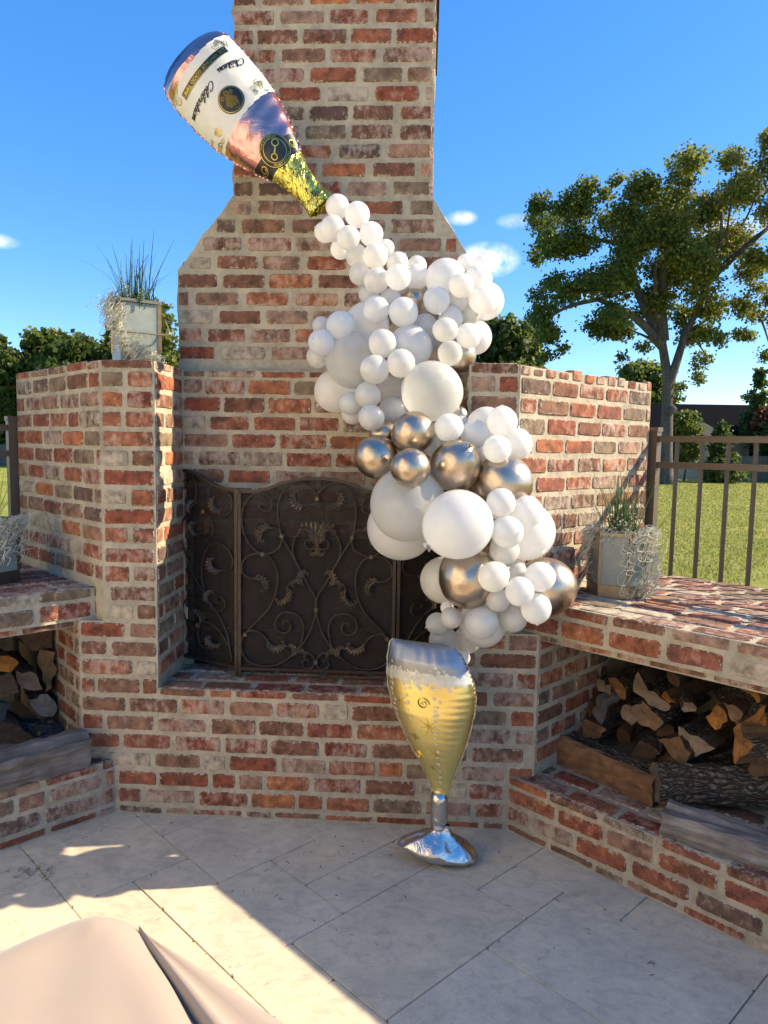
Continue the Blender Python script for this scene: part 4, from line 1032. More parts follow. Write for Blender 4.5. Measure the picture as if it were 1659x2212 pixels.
for q in range(170):
    y = 395 + rg.gauss(0, 36) ; gdisc(g, (rg.uniform(-.93, .72), y), rg.choice((6, 8, 9, 11, 14, 18)), .0014, 9)
for cx, y0, y1, kx in ((-.42, 440, 760, 0.), (-.78, 480, 1000, .0), (.2, 470, 1380, .0), (.32, 560, 720, .3), (-.86, 700, 1420, 0)):
    y = y0
    while y < y1: gdisc(g, (cx + rg.gauss(0, .025), y), rg.choice((9, 12, 15)), .0014, 9); y += rg.uniform(38, 70)
tag(g.obj('bubble_print', BUBBLE, bowl), None, None, kind='stuff')
def gstar(c, R, r, n, name='star'):
    l, r1 = gline(c[1]); w = (r1 - l) / 2; P = []
    for k in range(2 * n):
        a = pi * k / n + .2; rr = (R * (1 if (k // 2) % 2 == 0 else .8)) if k % 2 == 0 else r
        P.append(gsurf(c[0] + rr * cos(a) / w, c[1] + rr * sin(a), .0016))
    g = G(); g.add(P + [gsurf(c[0], c[1], .0022)], [(k, 2 * n, (k + 1) % (2 * n)) for k in range(2 * n)])
    g.obj(name, GOLDPRINT, bowl)
for c, R, r, n in (((-.62, 610), 95, 9, 7), ((.03, 785), 105, 9, 7), ((.12, 1030), 90, 8, 7), ((-.88, 915), 70, 8, 6), ((-.48, 905), 50, 12, 4), ((-.9, 765), 34, 9, 4), ((-.15, 1165), 32, 8, 4)): gstar(c, R, r, n)
for (cx, cy, R) in ((-.04, 590, 52), (-.62, 1070, 40)):
    l, r1 = gline(cy); w = (r1 - l) / 2; g = G()
    P = [Vector(gsurf(cx + R * (t / 30) * cos(t * .42) / w, cy + R * (t / 30) * sin(t * .42), .002)) for t in range(2, 31)]
    g.tube(P, .0024, 4); g.obj('swirl', GOLDPRINT, bowl)
g = G(); g.tube([(.038 + .0, 0, (2005 - y) * KG) for y in (1400, 1436, 1440, 1470, 1500, 1600, 1690, 1715)], [.030, .0335, .0345, .0325, .033, .033, .0325, .029], 24)
g.obj('stem', SILVER, GLS, True)
# foot: puffed foil disc with scalloped rim, leaning to one side
vs = []; n = 56; RT = Matrix.Rotation(radians(9), 3, 'Y') @ Matrix.Rotation(radians(4), 3, 'X')
FPf = [(.024, .122), (.030, .108), (.044, .090), (.072, .072), (.108, .054), (.132, .036), (.148, .022), (.156, .012), (.148, .000), (.130, -.012), (.07, -.024), (.0, -.030)]
for r_, z_ in FPf:
    for k in range(n):
        a = 2 * pi * k / n; f_ = 1 + (.02 * sin(k * pi * .5 * 1.0 + 1) if r_ > .14 else 0) + .025 * sin(5 * a + 30 * r_) * (r_ > .05)
        zz = z_ + (.006 * sin(3 * a + 1.3) + .004 * sin(7 * a)) * (r_ > .05) * (z_ > 0)
        vs.append(RT @ Vector((r_ * f_ * cos(a), r_ * f_ * sin(a) * .5, zz)) + Vector((.037, 0, .034)))
fs_ = [(i * n + k, (i + 1) * n + k, (i + 1) * n + (k + 1) % n, i * n + (k + 1) % n) for i in range(len(FPf) - 1) for k in range(n)]
g = G(); g.add(vs, fs_); ft_ = g.obj('foot', SILVER, GLS, True)
zmin = min(v.z for v in vs)
for v in ft_.data.vertices: v.co.z -= zmin - .002 if v.co.z < .09 else (zmin - .002) * .3
g = G(); g.tube([(.02, -.03, .150), (.036, -.036, .152), (.058, -.03, .148)], [.006, .008, .006], 6); g.obj('knot', WHITE, GLS, True)
# ------------------------------------------------------------------ firewood
RL= [(0.36, 1, [(0.19, 0.509), (0.279, 0.537), (0.276, 0.48), (0.24, 0.437), (0.193, 0.456)]), (0.34, 1, [(0.293, 0.557), (0.393, 0.503), (0.354, 0.451), (0.275, 0.462)]), (0.34, 2, [(0.257, 0.631), (0.269, 0.681), (0.301, 0.631), (0.372, 0.593), (0.412, 0.57), (0.397, 0.535), (0.352, 0.542), (0.256, 0.591)]), (0.42, 3, [(-0.031, 0.467), (0.04, 0.464), (0.035, 0.426), (0.017, 0.383), (-0.027, 0.383)]), (0.38, 4, [(0.075, 0.515), (0.122, 0.485), (0.109, 0.426), (0.092, 0.384), (0.047, 0.427)]), (0.38, 0, [(-0.023, 0.353), (0.039, 0.39), (0.125, 0.364), (0.069, 0.312), (-0.004, 0.305)]), (0.27, 1, [(0.397, 0.444), (0.487, 0.486), (0.532, 0.427), (0.517, 0.371), (0.463, 0.393)]), (0.3, 2, [(0.457, 0.51), (0.487, 0.502), (0.555, 0.486), (0.6, 0.465), (0.534, 0.413), (0.499, 0.462)]), (0.3, 1, [(0.631, 0.652), (0.669, 0.657), (0.708, 0.632), (0.682, 0.601), (0.653, 0.606)]), (0.32, 0, [(0.553, 0.574), (0.6, 0.63), (0.63, 0.625), (0.644, 0.587), (0.596, 0.53)]), (0.24, 0, [(0.671, 0.575), (0.706, 0.617), (0.736, 0.575), (0.778, 0.558), (0.741, 0.506), (0.692, 0.454), (0.67, 0.513)]), (0.3, 0, [(0.692, 0.596), (0.783, 0.679), (0.788, 0.609), (0.718, 0.557)]), (0.32, 0, [(0.672, 0.736), (0.738, 0.733), (0.756, 0.689), (0.731, 0.69)]), (0.33, 3, [(0.263, 0.326), (0.307, 0.393), (0.354, 0.385), (0.388, 0.367), (0.367, 0.338), (0.299, 0.32)]), (0.3, 3, [(0.409, 0.338), (0.468, 0.358), (0.465, 0.313), (0.417, 0.29)]), (0.42, 3, [(0.158, 0.369), (0.179, 0.387), (0.218, 0.351), (0.207, 0.317), (0.163, 0.327)]), (0.4, 3, [(0.331, 0.427), (0.375, 0.469), (0.407, 0.445), (0.394, 0.423), (0.344, 0.408)]), (0.33, 2, [(0.466, 0.593), (0.494, 0.617), (0.521, 0.603), (0.517, 0.58), (0.481, 0.57)]), (0.42, 0, [(0.099, 0.591), (0.13, 0.593), (0.182, 0.558), (0.184, 0.519), (0.156, 0.521)]), (0.45, 2, [(0.005, 0.561), (0.052, 0.554), (0.104, 0.561), (0.106, 0.519), (0.021, 0.502)]), (0.42, 3, [(0.353, 0.707), (0.381, 0.71), (0.417, 0.654), (0.391, 0.624), (0.361, 0.663)]), (0.28, 3, [(0.735, 0.461), (0.755, 0.503), (0.81, 0.496), (0.814, 0.437), (0.738, 0.415)]), (0.28, 2, [(0.762, 0.541), (0.805, 0.585), (0.81, 0.501), (0.773, 0.509)]), (0.35, 0, [(0.369, 0.607), (0.388, 0.623), (0.44, 0.586), (0.368, 0.57)])]
LL= [(0.3, 3, [(-0.166, 0.748), (-0.018, 0.746), (-0.025, 0.665), (-0.063, 0.657), (-0.106, 0.668)]), (0.22, 0, [(-0.254, 0.686), (-0.19, 0.671), (-0.176, 0.643), (-0.212, 0.606), (-0.256, 0.626)]), (0.28, 1, [(-0.08, 0.662), (-0.018, 0.651), (-0.018, 0.55), (-0.053, 0.463), (-0.087, 0.6)]), (0.24, 1, [(-0.184, 0.603), (-0.1, 0.577), (-0.08, 0.498), (-0.138, 0.505), (-0.173, 0.547)]), (0.28, 2, [(-0.112, 0.442), (-0.042, 0.455), (-0.005, 0.393), (-0.017, 0.348), (-0.067, 0.354), (-0.103, 0.393)]), (0.2, 4, [(-0.123, 0.352), (0.003, 0.32), (-0.001, 0.279), (-0.124, 0.301)]), (0.22, 4, [(-0.289, 0.5), (-0.214, 0.457), (-0.243, 0.4), (-0.292, 0.396)]), (0.18, 3, [(-0.302, 0.411), (-0.214, 0.388), (-0.145, 0.304), (-0.304, 0.329)]), (0.22, 3, [(-0.285, 0.621), (-0.207, 0.594), (-0.195, 0.512), (-0.288, 0.522)])]

ENDM = [END_O, END_T, END_P, END_B, END_D]
ENDW = ['orange split', 'tan sawn', 'pale rough', 'brown', 'weathered dark']
rl = random.Random(31)
def log_mesh(poly, L, em, bark_edges, seed, side=SIDEW, taper=.0, seg=7):
    r = random.Random(seed); n0 = len(poly)
    ar = sum(poly[i][0] * poly[(i + 1) % n0][1] - poly[(i + 1) % n0][0] * poly[i][1] for i in range(n0))
    if ar < 0: poly = poly[::-1]
    P = []
    for i in range(n0):
        a, b = Vector(poly[i]), Vector(poly[(i + 1) % n0]); d = b - a; k = max(2, int(d.length / .022)); nn = Vector((d.y, -d.x)).normalized() if d.length else Vector((0, 0))
        for q in range(k): P.append((a + d * q / k + nn * (r.gauss(0, .0035) + .004 * sin(q * 2.2)), i))
    n = len(P); g = G(); vs = []
    ph = r.uniform(0, 6)
    for j in range(seg + 1):
        t = j / seg; sc = 1 - taper * t
        for (p, i) in P:
            w = .003 if 0 < j < seg else .002
            vs.append((p.x * sc + r.gauss(0, w) + .006 * sin(3 * t + ph), t * L + (r.gauss(0, .004) if j in (0, seg) else 0), p.y * sc + r.gauss(0, w)))
    c0 = len(vs); vs += [(0, r.uniform(-.004, .006), 0), (0, L, 0)]
    g.v = vs
    for j in range(seg):
        for k in range(n):
            g.f.append((j * n + k, j * n + (k + 1) % n, (j + 1) * n + (k + 1) % n, (j + 1) * n + k)); g.mi.append(1 if P[k][1] in bark_edges else 2)
    for k in range(n):
        g.f.append((c0, (k + 1) % n, k)); g.mi.append(0)
        g.f.append((c0 + 1, seg * n + k, seg * n + (k + 1) % n)); g.mi.append(0)
    me = g.mesh('firewood_log'); 
    for m in (em, BARK, side): me.materials.append(m)
    return me
WHERE_R = ['leaning on the brick pier', 'in the middle of the stack', 'at the deep end of the stack']
def stack(rows, B0, e, m, side):
    for k, (sb, col, pts) in enumerate(rows):
        ca = sum(p[0] for p in pts) / len(pts); cz = sum(p[1] for p in pts) / len(pts)
        poly = [(p[0] - ca, p[1] - cz) for p in pts]
        me = log_mesh(poly, rl.uniform(.36, .5), ENDM[col], set(rl.sample(range(len(pts)), len(pts) // 2)), 200 + k, GREYW if col == 4 else SIDEW)
        o = link('firewood_log', me); a = rl.gauss(0, .26)
        yv = (m * cos(a) + e * sin(a)); xv = (e * cos(a) - m * sin(a)); zv = Vector((0, 0, 1)); b = rl.gauss(0, .05); yv2 = (yv + zv * b).normalized(); zv2 = xv.cross(yv2)
        M4 = Matrix((xv, yv2, zv2)).transposed().to_4x4(); M4.translation = B0 + e * ca + m * sb + Vector((0, 0, cz)); o.matrix_world = M4
        lvl = 'at the top of' if cz > .57 else ('low in' if cz < .42 else 'halfway up')
        wid = 'small' if len(pts) and (max(p[0] for p in pts) - min(p[0] for p in pts)) < .085 else 'broad'
        tag(o, f'{wid} {ENDW[col]} log end {lvl} the woodpile under the {side} bench', 'log', f'{wid} {ENDW[col]} logs {lvl} the {side} woodpile')
stack(RL, Vector((.88, 0, 0)), eR, mR, 'sunlit')
stack(LL, Vector((-1.06, 0, 0)), -eL, mL, 'stained')
def lying(name_label, a, b, poly, em, bark, side, grp=None, roll=0., seg=10):
    a, b = Vector(a), Vector(b); d = b - a; L = d.length; yv = d.normalized(); zv = Vector((0, 0, 1)); xv = yv.cross(zv).normalized(); zv = xv.cross(yv)
    me = log_mesh(poly, L, em, bark, hash(len(name_label)) % 1000 + 7, side, .04, seg); o = link('firewood_log', me)
    M4 = Matrix((xv, yv, zv)).transposed().to_4x4() @ Matrix.Rotation(roll, 4, 'Y'); M4.translation = a; o.matrix_world = M4
    return tag(o, name_label, 'log')
circ = lambda r_, n_=14, ez=1.: [(r_ * cos(2 * pi * k / n_), r_ * ez * sin(2 * pi * k / n_)) for k in range(n_)]
lying('long split log with bark top and orange face lying along the kerb', (1.03, .205, .302), (1.335, -.195, .302), [(.06, -.062), (.07, .035), (.045, .06), (-.05, .052), (-.068, .01), (-.055, -.06)], END_B, {2, 3}, END_O)
lying('thick bark covered log lying on top of a silvered plank', (1.30, -.215, .335), (1.86, -.20, .34), circ(.072), END_D, set(range(14)), BARK, roll=.5)
lying('grey weathered split plank lying on the kerb edge below the bark log', (1.285, -.385, .288), (1.72, -.70, .288), [(.055, -.048), (.05, .04), (-.04, .05), (-.06, -.045)], END_D, {9}, GREYW)
lying('silver grey split log lying on the kerb of the shaded bench', (-1.02, -.055, .318), (-1.36, -.40, .32), [(-.055, -.07), (-.065, .045), (.0, .078), (.06, .055), (.05, -.06)], END_P, {9}, GREYW)
lying('rough dark log half hidden behind the bark covered log', (1.42, -.05, .31), (1.85, -.02, .33), circ(.06, 10), END_D, set(range(10)), BARK)

# ------------------------------------------------------------------ lantern planters
def curls(g, n, start, drop, spread, seed, rad=.0013):
    r = random.Random(seed)
    for i in range(n):
        p = Vector(start(r)); P = [p.copy()]; L = drop(r); st = max(r.randint(9, 16), int(abs(L) / .0055)); a = r.uniform(0, 6.28); w = r.choice((-1, 1)) * r.uniform(.5, 1.1); rad_ = r.uniform(.005, .010)
        for k in range(st):
            a += r.gauss(0, .35) + w * .8
            p = p + Vector((cos(a) * rad_, sin(a) * rad_ * .6, -L / st + sin(a + 1.1) * rad_ * .8)) + spread(p) * .003
            P.append(p.copy())
        g.tube(P, rad, 3, cap=False)
def planter(loc, n, R, h, a0, label, frame, face, plant_label, moss_label, moss_fn, seed, handle=False, nb=95):
    t = thing('lantern_planter', label, 'planter', loc)
    A = [Vector((R * cos(a0 + 2 * pi * k / n), R * sin(a0 + 2 * pi * k / n), 0)) for k in range(n)]
    def ring(sc): return [(p.x * sc, p.y * sc) for p in A]
    g = G(); g.prism(ring(1.0), 0.001, .052); g.obj('base_band', frame, t)
    for k in range(n):
        g = G(); g.bar(A[k] * .97 + Vector((0, 0, .052)), A[k] * .97 + Vector((0, 0, h - .012)), .012, .012); g.obj('post', frame, t)
        b = A[(k + 1) % n]; p, q = A[k] * .95, b * .95; d = (q - p).normalized()
        g = G(); g.bar(p + d * .004 + Vector((0, 0, .052 + (h - .066) / 2)), q - d * .004 + Vector((0, 0, .052 + (h - .066) / 2)), .004, h - .068); g.obj('pane', GLASS, t)
        g = G(); g.bar(A[k] * 1.01 + Vector((0, 0, h - .006)), b * 1.01 + Vector((0, 0, h - .006)), .014, .013); g.obj('rim', frame, t)
    g = G(); g.prism(ring(.9), .055, h * .87); g.obj('filling', SOIL, t)
    if handle:
        m1 = (A[face] + A[(face + 1) % n]) / 2; u = (A[(face + 1) % n] - A[face]).normalized(); o_ = m1.normalized()
        hw_ = R * .86; P = [u * hw_ + o_ * (m1.length - .02) + Vector((0, 0, h - .06)), u * (hw_ + .012) + o_ * (m1.length + .02) + Vector((0, 0, h * .55)), u * hw_ + o_ * (m1.length + .03) + Vector((0, 0, h * .47)),
                            u * .0 + o_ * (m1.length + .034) + Vector((0, 0, h * .465)), -u * hw_ + o_ * (m1.length + .03) + Vector((0, 0, h * .47)), -u * (hw_ + .01) + o_ * (m1.length - .01) + Vector((0, 0, h * .6)), -u * hw_ + Vector((0, 0, h - .05))]
        g = G(); g.tube(smooth_pts(P, 5), .0035, 6); g.obj('handle', frame, t, True)
    # plant
    pt = thing('potted_grass', plant_label, 'plant', (loc[0], loc[1], loc[2] + h * .86))
    r = random.Random(seed); vs = []; fs_ = []; tint = []
    top = h * .12
    for i in range(nb):
        a = r.uniform(0, 6.28); d = abs(r.gauss(0, .6)); L = top + r.uniform(.09, .25) + (.05 if nb > 80 else .02); x0, y0 = r.gauss(0, R * .3), r.gauss(0, R * .3)
        droop = r.uniform(0, 1) ** 2.5 * .7; w = r.uniform(.0024, .0046); k = len(vs)
        for j in range(8):
            s_ = j / 7; out = d * L * (s_ * .55 + droop * s_ ** 3); z = L * s_ * (1 - .45 * droop * s_ * s_)
            px, py = x0 + cos(a) * out, y0 + sin(a) * out; ww = w * (1 - s_ * .85)
            vs += [(px - sin(a) * ww, py + cos(a) * ww, z), (px + sin(a) * ww, py - cos(a) * ww, z), (px + cos(a) * ww * .6, py + sin(a) * ww * .6, z)]
        for j in range(7):
            for q in range(3): fs_.append((k + 3 * j + q, k + 3 * j + (q + 1) % 3, k + 3 * j + 3 + (q + 1) % 3, k + 3 * j + 3 + q)); tint.append(r.random() * .6 + .3 * (j / 7))
    me = fast_mesh('blades', np.array(vs), np.array(fs_), np.array(tint)); o = link('blades', me, pt, GRASSB); o['kind'] = 'stuff'
    g = G(); gl = G()
    for c_ in range(5):
        a = r.uniform(-2.6, -.3); cx, cy = cos(a) * R * .55, sin(a) * R * .55
        for i in range(16):
            p = Vector((cx + r.gauss(0, .016), cy + r.gauss(0, .016), top + r.uniform(-.005, .07) + (.02 if c_ < 2 else -.01))); gl.tube([(cx, cy, top - .02), (p.x, p.y, p.z - .004)], .0008, 3, cap=False)
            for q in range(4):
                b = r.uniform(0, 6.28); e1 = Vector((cos(b), sin(b), r.uniform(-.3, .6))) * .0055; e2 = Vector((-sin(b), cos(b), r.uniform(-.3, .3))) * .004
                g.add([p, p + e1 + e2, p + e1 * 1.5, p + e1 - e2], [(0, 1, 2, 3)])
        for i in range(14):
            p = Vector((cx + r.gauss(0, .02), cy + r.gauss(0, .02), top + r.uniform(-.02, .045))); b = r.uniform(0, 6.28)
            e1 = Vector((cos(b), sin(b), .5)) * .008; e2 = Vector((-sin(b), cos(b), 0)) * .004; gl.add([p, p + e1 + e2, p + e1 * 1.6, p + e1 - e2], [(0, 1, 2, 3)])
    o = g.obj('flowers', FLOWER, pt); o['kind'] = 'stuff'
    me = gl.mesh('sprigs'); a_ = me.attributes.new('tint', 'FLOAT', 'FACE'); a_.data.foreach_set('value', [.9] * len(gl.f)); o = link('sprigs', me, pt, GRASSB); o['kind'] = 'stuff'
    g = G(); moss_fn(g, A, h); o = g.obj('moss_strands', MOSS, None, False, loc); tag(o, moss_label, 'moss', None, 'stuff')
    return t
def moss_right(g, A, h):
    R = A[0].length
    def st(r):
        a = r.choice((r.gauss(-.75, .38), r.gauss(-.5, .35), r.gauss(-3.2, .3), r.gauss(-.2, .4))); return (cos(a) * (R + r.uniform(-.012, .016)), sin(a) * (R + r.uniform(-.012, .016)), h + r.uniform(-.01, .022))
    def dr(r): return r.choice((.02, .05, .12, .2, .26)) * r.uniform(.6, 1.05)
    curls(g, 210, st, dr, lambda p: Vector((p.x, p.y, 0)).normalized() * .25 if p.length else Vector(), 3)
    curls(g, 40, lambda r: (cos(-.75) * (R + .01) + r.gauss(0, .03), sin(-.75) * (R + .01) + r.gauss(0, .025) - .01, r.uniform(.01, .09)), lambda r: r.uniform(.0, .03), lambda p: Vector((0, 0, .3)), 4)
    curls(g, 90, lambda r: (r.gauss(0, R * .5), r.gauss(0, R * .5) - .02, h - .01 + r.uniform(0, .015)), lambda r: r.uniform(-.01, .02), lambda p: Vector(), 5)
def moss_left(g, A, h):
    # a rope of moss from the rim, slanting over the front pane and off the wall edge
    F0, F1 = A[3], A[0]
    path = smooth_pts([A[2] * .6 + A[3] * .5 + Vector((-.02, -.0, h + .01)), F0 * 1.1 + Vector((-.015, -.0, h * .85)), F0 * 1.12 + Vector((-.01, -.005, h * .6)), F0 * .85 + F1 * .25 + Vector((.0, -.02, h * .38)), F0 * .62 + F1 * .5 + Vector((.005, -.03, h * .2)), F0 * .38 + F1 * .75 + Vector((.01, -.04, .03)), F0 * .2 + F1 * 1.0 + Vector((.02, -.08, .0))], 10)
    r0 = random.Random(8)
    def st(r): p = r.choice(path); return (p[0] + r.gauss(0, .013), p[1] + r.gauss(0, .011), p[2] + r.gauss(0, .013))
    curls(g, 330, st, lambda r: r.uniform(.0, .07), lambda p: Vector((.25, -.1, 0)), 9)
    curls(g, 60, lambda r: ((A[2].x + A[3].x) * .58 + r.gauss(0, .025), (A[2].y + A[3].y) * .58 + r.gauss(0, .025), h + r.uniform(-.08, .03)), lambda r: r.uniform(.0, .06), lambda p: Vector((-.2, 0, 0)), 10)
def moss_bench(g, A, h):
    R = A[0].length
    curls(g, 260, lambda r: (cos(q_ := r.uniform(-2.6, .9)) * (R + r.uniform(-.01, .014)), sin(q_) * (R + r.uniform(-.01, .014)), h + r.uniform(-.012, .02)), lambda r: r.choice((.03, .06, .1, .2)) * r.uniform(.5, 1), lambda p: Vector((p.x, p.y, 0)).normalized() * .2 if p.length else Vector(), 13)
planter((1.235, .205, HB + .004), 6, .125, .275, radians(219), 'six sided brass planter draped in moss standing on the sunlit bench', BRASS, 0,
        'tall green grass and white flowers growing from the sunlit bench planter', 'pale curly moss hanging round the planter on the sunlit bench', moss_right, 41)
planter((-.882, .217, HT + .004), 4, .119, .268, radians(-10), 'square brass lantern planter with a wire handle standing on the wall top', BRASS, 3,
        'wiry grass and white flowers growing from the lantern on the wall top', 'rope of pale moss slanting across the lantern on the wall top', moss_left, 42, True, 70)
planter((-1.50, .09, HB + .004), 6, .125, .275, radians(8), 'dark framed glass planter standing on the shaded bench', BRASSD, 0,
        'small tuft of grass in the dark framed planter on the shaded bench', 'grey moss hanging over the dark framed planter on the shaded bench', moss_bench, 43, False, 12)

# ------------------------------------------------------------------ metal fences
def fence(P0, d, L, label, z0=.55):
    t = thing('metal_fence', label, 'fence'); P0 = Vector(P0); d = Vector(d).normalized()
    g = G(); g.box(P0 + Vector((0, 0, (1.70 + z0 - .6) / 2)), (.05, .05, 1.70 - z0 + .6), Matrix((d, Vector((-d.y, d.x, 0)), Vector((0, 0, 1)))).transposed())
    po = g.obj('post', ALU, t)
    g = G(); g.box(P0 + Vector((0, 0, 1.711)), (.058, .058, .022), Matrix((d, Vector((-d.y, d.x, 0)), Vector((0, 0, 1)))).transposed()); g.obj('post_cap', ALU, po)
    for z_ in (1.662, 1.532):
        g = G(); a = P0 + d * .026; g.bar((a.x, a.y, z_), (a + d * L)[:2] + (z_,) if False else ((a + d * L).x, (a + d * L).y, z_), .026, .026)
        nn = Vector((-d.y, d.x, 0)); g.bar((a + nn * .0 + Vector((0, 0, z_ + .0152)))[:], (a + d * L + Vector((0, 0, z_ + .0152)))[:], .03, .004)
        g.obj('rail', ALU, t)
    s_ = .118
    while s_ < L:
        p = P0 + d * s_; g = G()
        g.bar((p.x, p.y, z0), (p.x, p.y, 1.6485), .016, .016); g.obj('picket', ALU, t); s_ += .1215
    return t
fence(WR + Vector((.038, .03, 0)), eR, 2.0, 'bronze metal picket fence beside the sunlit bench and lawn')
fence(WL + Vector((-.04, .02, 0)), eL, 1.4, 'bronze metal picket fence beside the shaded bench planter')

# ------------------------------------------------------------------ cloth covered table
TB = thing('covered_table', 'table under a smooth beige stretch cover with a folded corner', 'table', (-.168, -1.652, 0))
d1 = Vector((-.75, -.66, 0)).normalized(); d2 = Vector((.66, -.75, 0)).normalized(); TZ = .75
g = G(); NA, NB = 40, 60; vs = []
for i in range(NA + 1):
    for j in range(NB + 1):
        a, b = .9 * (i / NA) ** 1.4, 1.5 * (j / NB) ** 1.4
        # rounded plan corner, edges rolled down
        rr = .11; ca, cb = a - rr, b - rr
        if ca < 0 and cb < 0:
            mxn = max(-ca, -cb); eu = sqrt(ca * ca + cb * cb) + 1e-9; ca, cb = ca * mxn / eu, cb * mxn / eu
        p = d1 * (ca + rr) + d2 * (cb + rr)
        edge = min(a, b); roll = -.028 * max(0, 1 - edge / .06) ** 2
        wv = .0016 * sin(9 * a + 31 * b) + .0012 * sin(47 * a - 18 * b)
        sag = -.012 * (1 - math.exp(-edge / .15)) + .016 * math.exp(-((a + b - .06) / .16) ** 2) + wv
        vs.append((p.x, p.y, TZ + roll + sag))
g.add(vs, [(i * (NB + 1) + j, (i + 1) * (NB + 1) + j, (i + 1) * (NB + 1) + j + 1, i * (NB + 1) + j + 1) for i in range(NA) for j in range(NB)])
# back skirt
vs = []
for i in range(NA + 1):
    a = .9 * (i / NA) ** 1.4
    ca = a - .11; p = d1 * a if ca > 0 else d1 * (.11 + ca * .11 / sqrt(ca * ca + .0121)) + d2 * (.11 - .0121 / sqrt(ca * ca + .0121))
    for j in range(9):
        z = (TZ - .02) * (1 - j / 8) + .0; inn = .10 * sin(pi * (j / 8)) * sin(pi * min(1, a / .9)); q = p + d2 * inn
        vs.append((q.x, q.y, z + .002))
g.add(vs, [(i * 9 + j, i * 9 + j + 1, (i + 1) * 9 + j + 1, (i + 1) * 9 + j) for i in range(NA) for j in range(8)])
g.obj('top_cover', FABRIC, TB, True)
# folded side: a groove beside the edge, a ridge, then the skirt
g = G(); vs = []; PRF = [(0, -.026), (.02, -.045), (.04, -.052), (.065, -.036), (.10, -.014), (.19, -.008), (.27, -.010), (.36, -.018), (.46, -.022), (.56, -.020), (.66, -.018), (.78, -.022), (.90, -.038), (1.0, -.08), (1.06, -.2), (1.02, -.4), (.9, -.6), (.85, -.745)]
NP = len(PRF); NB2 = 70
for j in range(NB2 + 1):
    b = 1.5 * (j / NB2) ** 1.3; w = .012 + .15 * (min(b, 1.1) / .34) ** .9
    w = min(w, .30); b += .07
    for (q, z) in PRF:
        zz = z * (min(1, .25 + b / .12) if z > -.12 else 1)
        p = d2 * (b + .022) - d1 * (q * w) + (d1 + d2) * 0
        vs.append((p.x, p.y, max(TZ + zz - .022 * (b / .4) * (q > .2) * (z > -.12), .002)))
g.add(vs, [(j * NP + k, j * NP + k + 1, (j + 1) * NP + k + 1, (j + 1) * NP + k) for j in range(NB2) for k in range(NP - 1)])
g.obj('side_fold', FABRIC, TB, True)

# ------------------------------------------------------------------ lawn, trees, house
g = G(); g.add([(-400, -200, -.15), (400, -200, -.15), (400, 600, -.15), (-400, 600, -.15)], [(0, 1, 2, 3)])
struct(g.obj('lawn', LAWN))
rng = np.random.default_rng(5)
N = 60000
yy = 5.5 + 33 * rng.random(N) ** 1.3; xx = rng.uniform(.12, .62, N) * yy * 1.1 + rng.normal(0, .3, N)
keep = np.where(xx + yy > 6.0)[0]; xx, yy = xx[keep], yy[keep]; N = len(xx)
hh = rng.uniform(.02, .055, N); a = rng.uniform(0, 6.28, N); w = .006 + .0006 * yy; lx, ly = rng.normal(0, .02, N), rng.normal(0, .02, N)
V = np.stack([np.stack([xx - np.cos(a) * w, yy - np.sin(a) * w, np.full(N, -.152)], 1), np.stack([xx + np.cos(a) * w, yy + np.sin(a) * w, np.full(N, -.152)], 1), np.stack([xx + lx, yy + ly, -.15 + hh], 1)], 1).reshape(-1, 3)
LBLADE = mk_leaf('lawn_blade', [(0, (.17, .21, .035)), (.5, (.29, .30, .065)), (1, (.46, .41, .15))], .4)
o = link('lawn_blades', fast_mesh('lawn_blades', V, np.arange(3 * N).reshape(-1, 3), rng.random(N)), None, LBLADE); tag(o, 'short green and straw coloured grass blades of the lawn', 'grass', None, 'stuff')

def foliage(blobs, dens, size, seed, sun_tint=None):
    """leaf quads through the volume of many small clumps; blobs: (x,y,z,r)"""
    rg = np.random.default_rng(seed); C = []; T = []
    for (x, y, z, r) in blobs:
        n = int(dens * r * r * 12) + 8
        nc = max(3, int(n / 9)); cc = rg.normal(0, 1, (nc, 3)); cc /= np.linalg.norm(cc, axis=1)[:, None] + 1e-6
        cc *= (rg.random((nc, 1)) ** .45) * r * np.array([1, 1, .85]); cc += (x, y, z)
        for c in cc:
            k = max(4, int(n / nc)); C.append(c + rg.normal(0, 1, (k, 3)) * np.array([.2, .2, .13]) * r ** .5); T.append(np.full(k, np.clip(rg.normal(.42, .2), 0, 1)))
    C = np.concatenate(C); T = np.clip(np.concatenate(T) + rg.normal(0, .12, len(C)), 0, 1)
    if sun_tint is not None: T = np.clip(T + sun_tint(C), 0, 1)
    n = len(C); d = rg.normal(0, 1, (n, 3)); d[:, 2] -= .4; d /= np.linalg.norm(d, axis=1)[:, None]
    e = rg.normal(0, 1, (n, 3)); e -= (e * d).sum(1)[:, None] * d; e /= np.linalg.norm(e, axis=1)[:, None] + 1e-6
    L = size * rg.uniform(.6, 1.4, n)[:, None]; Wd = L * rg.uniform(.28, .5, n)[:, None]
    V = np.stack([C, C + d * L * .45 + e * Wd, C + d * L, C + d * L * .5 - e * Wd], 1).reshape(-1, 3)
    return V, np.arange(4 * n).reshape(-1, 4), T
def limb(g, a, b, r0, r1, seed, bend=.1):
    r = random.Random(seed); a, b = Vector(a), Vector(b); L = (b - a).length
    c = (a + b) / 2 + Vector((r.gauss(0, 1), r.gauss(0, 1), r.gauss(.4, .6))) * L * bend
    P = smooth_pts([a, c, b], 6); n = len(P); g.tube(P, [r0 + (r1 - r0) * i / (n - 1) for i in range(n)], 7)
    return P
